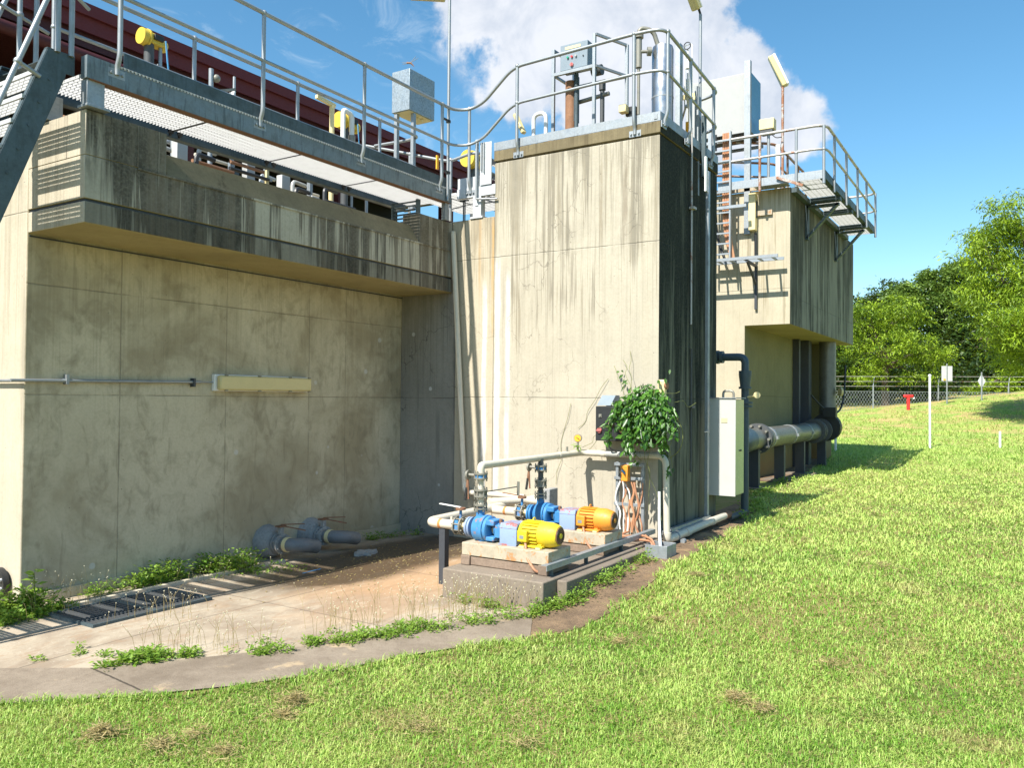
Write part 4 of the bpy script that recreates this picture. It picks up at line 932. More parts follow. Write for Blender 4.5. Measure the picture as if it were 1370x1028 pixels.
# suction lines
def suction(px,lab,pts,band,cols):
    t=thing('suction_pipe',lab,'pipe',(px,4.8,.4),'cream suction pipes')
    build('pipe',MB().tube(fillet(pts,.13,8),.047,18),'pvc',t)
    build('orange_band',MB().disc((px,band,.40),(0,1,0),.0485,.03,18),'pvcband',t)
    v=build('valve',flange_pair(MB(),(px,4.69,.40),(0,1,0),.092,.07,bolts=8).disc((px,4.69,.40),(0,1,0),.06,.06,20),'flange',t)
    build('valve_label',MB().box(px-.075,4.67,.37,px-.055,4.71,.46),'blue',v)
    build('valve_stem',MB().tube([(px,4.69,.47),(px,4.69,.56)],.014,8),'blue',v)
    build('handwheel',MB().disc((px,4.69,.565),(0,0,1),.05,.02,16),'wheelrust',v)
    build('lever',MB().beam((px,4.69,.58),(px-.02,4.93,.60),.03,.008),'whiteplastic' if px<7 else 'wheelrust',v)
    build('stub',MB().tube([(px,4.72,.40),(px,4.58,.40)],.044,16),'creambox',t)
    build('test_point',MB().tube([(px,band-.13,.44),(px,band-.13,.48)],.012,8),'pvc',t)
    return t
suction(6.50,'cream suction pipe with orange band looping behind the nearer pump',[(6.5,4.74,.4),(6.5,5.10,.4),(8.80,5.12,.42)],4.93,1)
suction(7.65,'cream suction pipe with orange band behind the rear pump',[(7.65,4.74,.4),(7.65,5.14,.4),(8.3,5.14,.41)],4.90,2)
t=thing('wall_suction_pipe','short cream pipe stub from the wall with small white valve behind the rear pump','pipe',(8.4,4.8,.4))
build('pipe',MB().tube(fillet([(7.75,5.2,.46),(8.2,4.95,.46),(8.2,4.72,.46)],.1,6),.047,16),'pvc',t)
build('block',MB().box(8.1,4.60,.40,8.3,4.68,.62),'mortar',t,bevel=.01)
tag(build('sample_valve',MB().tube([(7.1,4.40,.66),(7.1,4.40,.80)],.014,8).tube([(6.58,4.45,.74),(7.1,4.42,.745)],.006,6),'flange'),'small sample valve on a thin tube right of the near riser','valve')
tag(build('steel_post',MB().box(6.47,4.86,-.2,6.54,4.93,.352),'post_dark'),'short dark steel post holding up the near suction pipe','post')
t=thing('downpipe','cream pipe leaning down the wall corner from the tank rim to the suction pipes','pipe',(8.73,6.4,.3))
build('pipe',MB().tube(fillet([(8.735,6.47,3.86),(8.735,6.25,.50),(8.70,6.20,.42),(8.70,5.3,.42)],.10,6),.035,16),'pvc',t)
build('upper_sleeve',MB().tube([(8.735,6.472,3.88),(8.735,6.462,3.7)],.031,12),'pvc',t)
t=thing('rail_channel','long white-topped steel channel rail along the edge of the pump slab','channel',(7.4,3.57,.08))
build('channel',MB().box(6.20,3.54,.185,8.66,3.60,.190).box(6.20,3.54,.14,8.66,3.547,.184),'galv',t)
for x in (6.32,7.0,7.8,8.5): build('leg',MB().box(x,3.555,.057 if False else .077,x+.02,3.59,.184),'galv_dark',t)
t=thing('cable_pit_box','small open galvanised box on the soil at the tower corner with pipe and cables entering','box',(8.14,3.27,-.05))
build('box_walls',MB().box(8.03,3.155,-.10,8.04,3.40,.125).box(8.29,3.155,-.10,8.30,3.40,.125).box(8.0405,3.155,-.10,8.2895,3.163,.125).box(8.0405,3.392,-.10,8.2895,3.40,.125),'galv',t,bevel=.002)
tag(build('white_conduit',MB().tube(fillet([(8.62,3.48,.62),(8.60,3.47,.25),(8.2,3.30,.16),(8.18,3.28,.0)],.08),.016,12),'whiteplastic'),'white conduit dropping into the small galvanised box','conduit')
tag(build('copper_cables',MB().tube(fillet([(8.64,3.95,.12),(8.3,3.75,.10),(8.45,3.6,.16),(8.12,3.36,.15),(8.10,3.33,.0)],.1),.014,8).tube(fillet([(8.62,3.85,.14),(8.35,3.9,.11),(8.3,3.55,.17),(8.10,3.34,.17),(8.12,3.3,.02)],.1),.013,8).tube(fillet([(8.6,3.8,.10),(8.25,3.85,.09),(8.2,3.5,.14),(8.14,3.35,.14)],.1),.012,8),'copper'),'loose copper coloured cables on the slab running to the galvanised box','cable')
# unistrut stand with orange isolator
US=thing('cable_stand','galvanised strut stand with tangled orange cables and orange switch below the panels','cable stand',(8.68,3.87,.08))
for y in (4.02,3.70): build('strut_post',MB().box(8.70,y,.077,8.74,y+.035,.92),'galv',US,bevel=.002)
for z in (.88,.72,.42): build('strut_rail',MB().box(8.68,3.69,z,8.70,4.065,z+.035),'galv',US,bevel=.002)
sw=build('isolator_switch',MB().box(8.60,3.86,.71,8.678,3.945,.895),'orange',US,bevel=.008)
build('switch_handle',MB().beam((8.592,3.925,.84),(8.592,3.885,.80),.02,.014),'bluelabel',sw)
rr=random.Random(4)
for k in range(9):
    y=3.74+.033*k; pts=[(8.69+rr.uniform(-.02,.01),y+rr.uniform(-.045,.045),z) for z in (.70,.58,.46,.34,.22,.12)]
    build('cable',MB().tube(fillet(pts,.06,3),.008+.004*rr.random(),7),rr.choice(['copper','terracotta','copper','whiteplastic']),US)
# control panels on tower face
CP=thing('switch_panel','dark grey control panel with red switches on the tower front, left of the vine','control panel',(8.55,4.1,1.15))
build('box',MB().box(8.55,3.86,1.17,8.80,4.245,1.57),'black',CP,bevel=.006)
build('hood',MB().prism([(8.56,1.58),(8.70,1.70),(8.80,1.70),(8.80,1.58)],1,4.06,4.235),'panelgrey',CP); 
build('cable',MB().tube(fillet([(8.6,4.10,1.17),(8.6,4.09,1.08),(8.64,4.02,1.05)],.04),.010,8),'black',CP)
for (y,z) in ((4.19,1.29),(3.90,1.29)): build('rotary_switch',MB().disc((8.54,y,z),(1,0,0),.03,.018,16).beam((8.525,y-.03,z),(8.525,y+.03,z),.016,.014),'pinkred',CP)
build('stop_button',MB().disc((8.535,4.04,1.365),(1,0,0),.028,.03,16),'pinkred',CP)
build('indicator',MB().box(8.540,4.165,1.44,8.549,4.20,1.48).disc((8.536,4.182,1.46),(1,0,0),.01,.01,10),'flange',CP)
CP=thing('switch_panel','dark control panel half hidden under the vine on the tower front','control panel',(8.55,3.65,1.15))
build('box',MB().box(8.56,3.44,1.15,8.80,3.85,1.57),'black',CP,bevel=.006)
build('hood',MB().prism([(8.57,1.58),(8.70,1.70),(8.80,1.70),(8.80,1.58)],1,3.66,3.84),'panelgrey',CP)
t=thing('wall_siren','small cream round-edged sounder on the tower corner above the vine','sounder',(8.72,3.5,1.7))
build('body',MB().box(8.66,3.44,1.68,8.74,3.53,1.88),'creambox',t,bevel=.02); build('side_disc',MB().disc((8.70,3.435,1.81),(0,1,0),.04,.03,16),'wood',t)

# ------------------------------------------------------------------ discharge stubs on the wall
for (x,lab) in ((6.44,'grey capped outlet with mortar collar on the tank wall, nearer of two'),(7.10,'grey capped outlet with mortar collar on the tank wall, farther of two')):
    t=thing('outlet_valve',lab,'outlet valve',(x,7.3,-.2),'outlet valves low on the tank wall')
    zc=-.02
    c=MB().lathe((x,7.40,zc),(0,-1,0),[(0,.20),(.10,.185),(.17,.15),(.18,.10)],12)
    c.v=[(a+RNG.normal(0,.008),b_,c_+RNG.normal(0,.008)) for a,b_,c_ in c.v]
    build('mortar_collar',c,'mortar',t)
    build('flanges',flange_pair(MB(),(x,7.16,zc),(0,1,0),.115,.07,th=.02,bolts=8).disc((x,7.16,zc),(0,1,0),.09,.05,20),'mortar',t)
    build('valve_neck',MB().box(x-.025,7.13,zc+.10,x+.025,7.19,zc+.19),'mortar',t,bevel=.006)
    build('valve_lever',MB().box(x-.05,7.12,zc+.19,x+.05,7.20,zc+.205).beam((x,7.16,zc+.215),(x+.20,6.99,zc+.215),.03,.008).beam((x+.01,7.14,zc+.20),(x+.16,6.93,zc+.15),.014,.012),'wheelrust',t)
    build('outlet_bend',MB().tube(fillet([(x,7.13,zc),(x,6.98,zc),(x+.13,6.90,zc-.01),(x+.30,6.90,zc-.05)],.13,8),.078,20),'hose',t)
    build('clamp_band',MB().disc((x,7.04,zc),(0,1,0),.083,.05,22),'creambox',t)
# wall light and conduit
t=thing('wall_light','long yellowed fluorescent light fixed to the shaded recessed wall','light',(6.3,7.38,1.7))
build('housing',MB().box(5.66,7.345,1.705,7.02,7.398,1.885),'whiteplastic',t,bevel=.008)
build('diffuser',MB().box(5.685,7.275,1.715,7.0,7.343,1.875),'lampbody',t,bevel=.02)
for x in (5.75,6.2,6.65,6.95): build('clip',MB().box(x,7.27,1.868,x+.03,7.30,1.882).box(x,7.27,1.708,x+.03,7.30,1.718),'flange',t)
t=thing('wall_conduit','steel conduit running along the recessed wall to the long light','conduit',(4.6,7.37,1.8))
build('conduit',MB().tube([(3.60,7.365,1.772),(5.50,7.365,1.797)],.015,10).tube([(5.50,7.365,1.797),(5.66,7.365,1.797)],.008,8),'tube',t)
build('end_face_conduit',MB().tube([(3.69,7.37,1.772),(3.69,9.2,1.772)],.015,10),'tube',t)
for x in (4.07,5.40): build('clamp',MB().box(x,7.34,1.745,x+.025,7.398,1.835).box(x-.02,7.36,1.775,x+.045,7.398,1.80),'post_dark' if x>5 else 'tube',t)
t=thing('wall_flange','black round bolted flange low on the tank end face','flange',(3.7,7.65,-.1))
build('disc',MB().disc((3.68,7.66,-.01),(1,0,0),.13,.05,24),'black',t)
f=MB()
for k in range(8):
    a=2*math.pi*k/8+.4; f.disc((3.65,7.66+.10*math.cos(a),-.01+.10*math.sin(a)),(1,0,0),.014,.03,8)
build('bolts',f,'whiteplastic',t)
# drain grate
t=thing('drain_grate','dark steel drain grate set in the apron near the wall','grate',(4.2,6.5,-.19))
mb=MB()
for x in np.arange(3.72,4.75,.035): mb.box(x,6.22,-.192,x+.012,6.84,-.165)
build('bars',mb,'dkgrey',t); build('frame',MB().box(3.70,6.20,-.192,4.77,6.218,-.160).box(3.70,6.842,-.192,4.77,6.86,-.160).box(3.68,6.20,-.192,3.699,6.86,-.16).box(4.771,6.20,-.192,4.79,6.86,-.16).box(4.22,6.219,-.192,4.26,6.841,-.161),'galv_dark',t)
build('pit',MB().box(3.70,6.22,-.1935,4.77,6.84,-.193),'void_shade',t)  # black sheet for the shade under the bars; no pit is cut
tag(build('sunlit_strip',MB().box(3.9,6.98,-.22,6.35,7.03,-.165),'wall_end'),'pale strip standing in for the sunlit line between the drain and the wall weeds','kerb')  # pale strip added for the line of sunlit concrete beside the ladder shadow

# ------------------------------------------------------------------ maroon building behind + deck clutter
MR=thing('maroon_roofed_building','maroon steel roofed building behind the tank with dark open side','building',(10,11.,0))
build('roof_fascia',MB().box(-2,11.0,6.93,17.6,11.05,7.10).box(-2,11.06,6.72,17.6,11.10,6.93),'maroon_lt',MR)
build('gutter_pipe',MB().tube([(-2,11.0,6.34),(17.6,11.0,6.34)],.09,14),'maroon',MR)
build('cladding_band',MB().box(-2,11.15,6.36,17.6,11.2,6.80).box(-2,11.08,6.50,17.6,11.14,6.56),'maroon',MR)
build('roof',MB().box(-2,11.12,6.94,17.6,19,7.02),'maroon',MR)
build('shade_back_wall',MB().box(-2,15,-.2,17.6,15.1,6.93),'void_shade',MR)  # black wall carries the shade of the open interior in its colour
for x in (1.0,4.5,8.,11.5,15.): build('column',MB().box(x,11.3,-.2,x+.25,11.55,6.93),'maroon',MR)
DK=thing('deck_pipework','pale pipes and stub posts on the tank deck seen under the walkway','pipework',(6.5,8.4,3.72))
build('long_pipe',MB().tube([(4.2,7.9,3.98),(8.7,7.9,3.98)],.03,10),'pipe_grey',DK); build('long_pipe',MB().tube([(4.2,8.05,4.15),(8.7,8.05,4.15)],.022,10),'black',DK); build('long_pipe',MB().tube([(4.0,7.7,4.08),(8.7,7.7,4.02)],.014,8),'wood',DK)
for i,x in enumerate((4.95,5.6,6.75,7.9)):
    build('stub_post',MB().box(x,8.3+.1*(i%3),3.72,x+.05,8.36+.1*(i%3),4.62),('galv','galv_dark','panelgrey')[i%3],DK)
for i,(x,y) in enumerate(((5.3,8.9),(6.2,8.8),(7.1,8.7),(7.9,8.9),(6.7,9.2))): build('pale_housing',MB().box(x,y,3.72,x+.5,y+.3,4.25+.1*(i%2)),('creambox','white','cabinet')[i%3],DK,bevel=.03)
for i in range(34):
    x=4.6+3.5*((i*0.618)%1.0); y=7.62+1.3*((i*.414)%1.); hz=1.65+y*(.3245+.034*((i*.732)%1.)); k=i%4
    if k==0: build('pipe_fitting',MB().tube(fillet([(x,y,3.72),(x,y,hz),(x+.28,y+.05,hz)],.07,3),.028,8).disc((x,y,3.85),(0,0,1),.05,.03,10),('galv','pipe_grey','black')[i%3],DK)
    elif k==1: build('pipe_fitting',MB().tube([(x-.3,y,hz),(x+.35,y+.1,hz+.03)],.022,8),('pvc','wood','black')[i%3],DK)
    elif k==2: build('deck_bracket',MB().box(x,y,3.72,x+.035,y+.035,hz+.2).box(x-.1,y,hz,x+.12,y+.03,hz+.03),('galv','creambox','galv_dark')[i%3],DK)
    else: build('deck_box',MB().box(x,y,3.74,x+.14,y+.1,hz+.03),('cabinet','white','dkgrey')[i%3],DK,bevel=.008)
build('white_stub',MB().disc((6.05,7.62,3.90),(0,0,1),.04,.36,12),'whiteplastic',DK)
def actuator(lab,c,post,s=1.,handle=True):
    c=V(c); t=thing('valve_actuator',lab,'actuator',(c.x,c.y,3.72),'yellow valve actuators on the tank deck')
    build('gear_housing',MB().disc(c+V((-.15*s,0,0)),(1,0,0),.13*s,.09*s,22).disc(c+V((-.085*s,0,0)),(1,0,0),.14*s,.03*s,22),'actuator',t)
    build('body',MB().box(c.x-.06*s,c.y-.10*s,c.z-.09*s,c.x+.16*s,c.y+.10*s,c.z+.08*s).disc(c+V((.2*s,0,-.03)),(1,0,0),.09*s,.10*s,16),'actuator',t,bevel=.015)
    build('cover',MB().box(c.x-.02,c.y-.14*s,c.z-.02,c.x+.13*s,c.y-.101*s,c.z+.06*s),'black',t,bevel=.006)
    build('pedestal',MB().tube([(c.x-.03,c.y,3.72),(c.x-.03,c.y,c.z-.09*s)],.055,14),'dkgrey',t)
    build('stem_tube',MB().tube([(c.x+.10,c.y-.02,3.72),(c.x+.10,c.y-.02,c.z-.09*s)],.022,10),'tube',t)
    build('cable',MB().tube(fillet([(c.x+.08,c.y-.15,c.z-.02),(c.x+.12,c.y-.14,c.z-.3),(c.x+.18,c.y-.12,c.z-.55)],.1),.01,6),'bluelabel',t)
    return t
actuator('yellow motor actuator on a pedestal, in front of the maroon roof at the left',(5.62,8.5,5.75),None,.72)
actuator('yellow actuator amid pipes in the middle of the tank deck',(8.80,8.5,5.72),None,.9)
actuator('yellow actuator partly hidden behind the landing by the tower',(12.1,8.5,5.98),None,1.2)
t=thing('deck_instrument','white instrument bracket with slanted plate on the tank deck rail','instrument',(6.1,8.3,4.3))
build('post',MB().tube([(6.28,8.3,3.72),(6.28,8.3,5.60)],.03,10).tube([(6.62,8.3,5.35),(6.62,8.3,5.62)],.018,8),'galv',t)
build('slanted_plate',MB().beam((6.42,8.25,4.95),(6.56,8.25,5.40),.09,.02),'whiteplastic',t)
build('arm',MB().beam((6.28,8.28,5.32),(6.62,8.28,5.46),.02,.03).ball((6.34,8.28,5.50),.05,8),'flange',t)
t=thing('deck_instrument','thin T shaped stand with tangled cable behind the walkway rail','instrument',(6.1,8.6,4.3))
build('post',MB().tube([(6.12,8.8,3.72),(6.12,8.8,5.55)],.022,8).tube([(5.90,8.8,5.62),(6.40,8.8,5.54)],.016,8),'galv',t); build('cable',MB().tube(fillet([(5.95,8.8,5.60),(6.05,8.78,5.45),(6.2,8.8,5.56)],.04),.012,6),'creambox',t)
t=thing('deck_pipe_cluster','white and grey valve pipework round the middle actuator','pipework',(8.4,8.4,4.3))
build('bracket_arm',MB().beam((8.0,8.3,5.82),(8.35,8.3,5.79),.05,.05).tube([(8.30,8.3,3.72),(8.30,8.3,5.78)],.035,10),'creambox',t)
build('pipe_loop',MB().tube(fillet([(8.42,8.2,5.0),(8.42,8.2,5.75),(8.60,8.2,5.72),(8.60,8.2,5.2)],.06),.035,10),'whiteplastic',t)
build('valve',MB().disc((8.62,8.2,5.2),(1,0,0),.06,.16,12).disc((8.60,8.2,5.32),(0,0,1),.05,.2,12).disc((8.75,8.2,5.1),(1,0,0),.05,.1,12),'flange',t)
t=thing('deck_instrument','small stand with rusty cable between handrail posts near the galvanised box','instrument',(9.0,8.5,4.3))
build('post',MB().tube([(9.25,8.5,3.72),(9.25,8.5,5.35)],.022,8),'galv',t); build('arm',MB().beam((9.02,8.5,5.48),(9.5,8.5,5.32),.03,.03),'creambox',t); build('cable',MB().tube(fillet([(9.0,8.5,5.45),(9.2,8.45,5.22),(9.45,8.5,5.32)],.1),.012,6),'copper',t)

# insect
t=thing('dragonfly','small dark red dragonfly in flight above the galvanised box','insect',tuple(EYE+pdir(549,84)*6))
c=EYE+pdir(549,84)*6
r3=RT; 
build('body',MB().tube([c-r3*.018,c,c+r3*.008-V((0,0,.006)),c+r3*.026-V((0,0,.024))],[.006,.007,.005,.002],8).ball(c-r3*.020,.007,8),'wood',t)
wg=MB()
for a,b_ in ((V((0,0,.002))-r3*.06,.004),(V((0,0,-.010))-r3*.055,.004),(r3*.04+V((0,0,.048)),.004),(r3*.055+V((0,0,.035)),.004)): wg.tube([c,c+a*.6,c+a],[.0012,.0022,.0008],5)
build('wings',wg,'wing',t)

# ------------------------------------------------------------------ right side hill objects
def at_ray(px,py,D):
    r=FW+RT*((px-685)/FPX)-UP*((py-514)/FPX); return EYE+r*D
def foot(px,py,D0=20,D1=50):
    # where this sight line meets the terrain
    best=None;prev=None
    for k in range(400):
        D=D0+(D1-D0)*k/399; p=at_ray(px,py,D); d=p.z-hgt(p.x,p.y)
        if prev is not None and d<=0: return p
        prev=d
    return at_ray(px,py,D1)
def onground(D,lat):
    x=D*math.cos(YAW)+lat*math.sin(YAW); y=D*math.sin(YAW)-lat*math.cos(YAW); return V((x,y,hgt(x,y)))
p=onground(25.2,12.95); tag(build('white_pole',MB().tube([p,p+V((-.05,.0,2.25))],.034,12).ball(p+V((-.05,0,2.25)),.05,8),'whiteplastic'),'tall thin white pole standing alone in the lawn','pole')
p=onground(25.5,15.3); tag(build('white_stake',MB().tube([p,p+V((0,0,.52))],.035,10),'whiteplastic'),'short white stake in the lawn at the right','stake')
p=onground(24.,9.55); tag(build('white_stake',MB().tube([p,p+V((0,0,.45))],.035,10),'whiteplastic'),'short white stake just right of the far building','stake')
p=onground(43.5,21.2); t=thing('fire_hydrant','red pillar hydrant on the crest of the grassy hill','hydrant',tuple(p))
build('pillar',MB().tube([p,p+V((0,0,.72))],.085,14),'red',t); build('head',MB().beam(p+V((-.14,.22,.74)),p+V((.14,-.22,.74)),.16,.16),'red',t,bevel=.05)
build('outlet_cap',MB().beam(p+V((.14,-.22,.66)),p+V((.16,-.25,.60)),.1,.1),'whiteplastic',t)
p=onground(44.5,23.8); t=thing('sign','rectangular pale sign seen from behind on a thin post by the fence','sign',tuple(p))
build('post',MB().tube([p,p+V((0,0,2.2))],.04,10),'tube',t); q=p+V((0,0,1.75)); d=V((.534,-.845,0))*.29
mb=MB(); n_=V((.845,.534,0))*.015; q0=p+V((0,0,1.25))
mb.add([q0-d-n_,q0+d-n_,q0+d+n_,q0-d+n_]+[v+V((0,0,.82)) for v in (q0-d-n_,q0+d-n_,q0+d+n_,q0-d+n_)],((0,3,2,1),(4,5,6,7),(0,1,5,4),(1,2,6,5),(2,3,7,6),(3,0,4,7)))
for v in range(8): pass
build('plate',MB().add([tuple(V(v)+V((0,0,.0))) for v in mb.v],mb.f),'signback',t); build('yellow_tag',MB().beam(q0-d*.7-n_*2.2+V((0,0,.08)),q0-d*.3-n_*2.2+V((0,0,.08)),.02,.09),'orangetag',t)
p=onground(44.5,25.7); t=thing('sign','diamond sign seen edge on its post by the fence','sign',tuple(p))
build('post',MB().tube([p,p+V((0,0,1.55))],.04,10),'tube',t); q=p+V((0,0,1.05)); mb=MB(); e=V((.534,-.845,0))*.21; n_=V((.845,.534,0))*.012
mb.add([q-e-n_,q-V((0,0,.38))-n_,q+e-n_,q+V((0,0,.38))-n_,q-e+n_,q-V((0,0,.38))+n_,q+e+n_,q+V((0,0,.38))+n_],((0,1,2,3),(7,6,5,4),(0,4,5,1),(1,5,6,2),(2,6,7,3),(3,7,4,0))); build('plate',mb,'signback',t)
# fence
FN=thing('chainlink_fence','chain link fence with three barbed wires along the hill crest','fence',tuple(onground(47,22)))
D_=47.5
def fz(lat): return .93+.114*(lat-18)-.1
lats=np.arange(13,39,.01)
def fp(lat,h): x=D_*math.cos(YAW)+lat*math.sin(YAW); y=D_*math.sin(YAW)-lat*math.cos(YAW); return V((x,y,h))
ms=MB(); sp=.17
def zb(l): return hgt(*fp(l,0)[:2])-.05
TOPZ=2.25
for k in range(-14,170):
    for sgn in (1,-1):
        l0=12.5+k*sp; 
        # diagonal from bottom to top
        hgtm=TOPZ-.4; l1=l0+sgn*hgtm*.62
        if min(l0,l1)<12 or max(l0,l1)>39: continue
        a=fp(l0,max(.4,0)); b_=fp(l1,TOPZ)
        # wire plane
        ms.beam(a,b_,.012,.012,up=FW)
build('mesh',ms,'galv',FN,smooth=False)
for h in (2.55,2.83,3.12): build('barbed_wire',MB().beam(fp(12,h-.05),fp(39,h+.12),.022,.022),'rustlight',FN)
build('top_wire',MB().beam(fp(12,TOPZ),fp(39,TOPZ),.025,.025),'galv',FN)
for l in (13.6,17.3,22.2-1.1,24.9,29.,33.,37.): 
    a=fp(l,zb(l)); build('post',MB().tube([a,(a.x,a.y,2.62)],.045,10),'galv' if l!=13.6 else 'post_dark',FN)
    build('post_arm',MB().beam((a.x,a.y,2.6),V((a.x,a.y,3.12))+V((.05,-.05,0)),.03,.03),'galv',FN)
# ------------------------------------------------------------------ vegetation helpers
def unit(n):
    v=RNG.normal(size=(n,3)); return v/np.linalg.norm(v,axis=1,keepdims=True)
def leafmesh(name,cen,d,nrm,ln,wd,mat,tint,fold=.15,org=(0,0,0),parent=None):
    """folded leaf: 4 vertices, two triangles; cen base point, d direction, nrm leaf normal"""
    n=len(cen); ln=np.broadcast_to(ln,(n,))[:,None]; wd=np.broadcast_to(wd,(n,))[:,None]
    s=np.cross(d,nrm); s/=np.linalg.norm(s,axis=1,keepdims=True)+1e-9
    nn=np.cross(s,d)
    v=np.empty((n,4,3)); v[:,0]=cen; v[:,1]=cen+d*ln*.45+s*wd*.5+nn*ln*fold*.5; v[:,2]=cen+d*ln; v[:,3]=cen+d*ln*.45-s*wd*.5+nn*ln*fold*.5
    v=v.reshape(-1,3); b=(np.arange(n)*4)[:,None]
    f=(b+np.array([0,1,2,0,2,3])).ravel()
    o=raw(name,v,f,np.arange(0,n*6,3),mat,np.repeat(tint,4),org=org)
    if parent is not None: o.parent=parent; o.location=(0,0,0) if tuple(org)==tuple(parent.location) else o.location
    return o
def terr(x,y):
    vs_=np.vectorize(sst,otypes=[float]); h=-.2+.2*vs_((x-5.3)/2.9)*(1-vs_((y-3.5)/.9)*(1-vs_((x-8.9)/1.5)))
    D=x*.845+y*.534; lat=x*.534-y*.845
    top=np.where(lat>17,.93+.114*(np.maximum(lat,17)-18),.82); top=np.minimum(top,2.7)
    ss=np.clip((D-18)/4,0,1); ss=ss*ss*(3-2*ss)
    h=h+np.where(D>18,top*np.clip((D-18)/27,0,1)*ss,0)
    return h+.012*np.sin(x*1.7+1)*np.sin(y*1.3)
EX=np.array([a for a,_ in GRASS_EDGE]);EY=np.array([b for _,b in GRASS_EDGE])
def lawn_mask(x,y):
    e=np.interp(x,EX,EY)+.05*np.sin(x*5.1)+.03*np.sin(x*13.)+.02*np.sin(x*31.)
    return (y<e)|(x>24.4)
def patch(x,y,s=1.):
    return np.sin(x*1.9*s+1.3*np.sin(y*1.1*s))*np.sin(y*2.3*s+1.7*np.sin(x*.9*s+2))
# lawn blades
def lawn(N,Dmin,Dmax):
    u=RNG.random(N); a,b=Dmin**-.5,Dmax**-.5; D=(a+(b-a)*u)**-2
    lat=(RNG.random(N)*2-1)*(.72*D+.5)
    x=D*math.cos(YAW)+lat*math.sin(YAW); y=D*math.sin(YAW)-lat*math.cos(YAW)
    k=lawn_mask(x,y); return x[k],y[k],D[k]
x,y,D=lawn(760000,2.4,30.)
pt=patch(x,y); pt2=patch(x+7,y-3,2.7)
keep=RNG.random(len(x))<np.clip(.86+.35*pt2,.45,1); x,y,D,pt,pt2=x[keep],y[keep],D[keep],pt[keep],pt2[keep]
n=len(x); z=terr(x,y)-.004
hh=(.016+.026*RNG.random(n)**1.4+.006*pt)*np.clip(.8+D/14,1,1.6); edge=np.abs(y-np.interp(x,EX,EY))<.16; hh=np.where(edge,hh*1.5,hh)
ww=.0021*np.clip(D/3.6,1,5)*(.7+.6*RNG.random(n))
az=RNG.random(n)*2*np.pi; lean=.25+.95*RNG.random(n)
dx,dy=np.cos(az),np.sin(az)
base=np.stack([x,y,z],1); sd=np.stack([-dy,dx,np.zeros(n)],1)*ww[:,None]
up=np.stack([dx*lean*.35*hh,dy*lean*.35*hh,hh*.62],1); tip=np.stack([dx*lean*1.15*hh,dy*lean*1.15*hh,hh*(1.02-.35*lean*.8)],1)
v=np.empty((n,5,3)); v[:,0]=base-sd;v[:,1]=base+sd;v[:,2]=base+up+sd*.75;v[:,3]=base+up-sd*.75;v[:,4]=base+tip
b=(np.arange(n)*5)[:,None]; f=(b+np.array([0,1,2,3,3,2,4])).ravel(); ls=(np.arange(n)[:,None]*7+np.array([0,4])).ravel()
tint=np.clip(.46+.26*pt2+.20*pt+RNG.normal(0,.36,n)+np.clip((D-6)/16,0,.45),0,1)
o=raw('lawn_grass',v.reshape(-1,3),f,ls,'blade',np.repeat(tint,5)); tag(o,'bright green mown lawn with pale dry tufts','grass',kind='stuff')
u=RNG.random(150000); D=19+u**.8*27; lat=RNG.uniform(-.1,.74,len(D))*D
x=D*math.cos(YAW)+lat*math.sin(YAW); y=D*math.sin(YAW)-lat*math.cos(YAW); k=lawn_mask(x,y); x,y,D=x[k],y[k],D[k]; pt=patch(x*.6,y*.6,1.); keep=RNG.random(len(x))<np.clip(.42+.4*pt,.08,1); x,y,D,pt=x[keep],y[keep],D[keep],pt[keep]
n=len(x); z=terr(x,y)-.01; hh=.05+.06*RNG.random(n); ww=.010+.012*RNG.random(n); az=RNG.random(n)*6.283; dx,dy=np.cos(az),np.sin(az)
v=np.empty((n,3,3)); b0=np.stack([x,y,z],1); sd=np.stack([-dy,dx,0*x],1)*ww[:,None]; v[:,0]=b0-sd; v[:,1]=b0+sd; v[:,2]=b0+np.stack([dx*hh*.8,dy*hh*.8,hh],1)
o=raw('bank_grass',v.reshape(-1,3),np.arange(n*3),np.arange(0,n*3,3),'blade',np.repeat(np.clip(.62+.3*pt+RNG.normal(0,.28,n),0,1),3)); tag(o,'coarse patchy green grass on the bank rising to the fence','grass',kind='stuff')
x,y,D=lawn(150000,2.4,24.); pt=patch(x*.55+3,y*.55,1.)+.5*patch(x,y+9,1.9); keep=RNG.random(len(x))<np.clip(.10+.75*np.clip(pt,0,1),.05,1); x,y,D=x[keep],y[keep],D[keep]
n=len(x); z=terr(x,y)+.004+.018*RNG.random(n); d=unit(n); d[:,2]=np.abs(d[:,2])*.45; d/=np.linalg.norm(d,axis=1,keepdims=True)
o=leafmesh('lawn_thatch',np.stack([x,y,z],1),d,unit(n),(.022+.025*RNG.random(n))*np.clip(D/6,1,2),.0026*np.clip(D/3.6,1,5),'straw',np.clip(RNG.normal(.6,.3,n),0,1)); tag(o,'dead straw coloured blades mixed through the lawn','grass',kind='stuff')
x,y,D=lawn(60000,2.4,14.); pt=patch(x*1.1-5,y*1.1+2,1.); keep=pt>.45; x,y=x[keep],y[keep]; n=len(x); z=terr(x,y)+.012+.014*RNG.random(n); d=unit(n); d[:,2]*=.15; d/=np.linalg.norm(d,axis=1,keepdims=True); nr=RNG.normal(0,.25,(n,3)); nr[:,2]+=1
o=leafmesh('clover',np.stack([x,y,z],1),d,nr,.010+.010*RNG.random(n),.012,'weed',RNG.random(n)); tag(o,'small round leaved clover scattered in patches of the lawn','clover',kind='stuff')
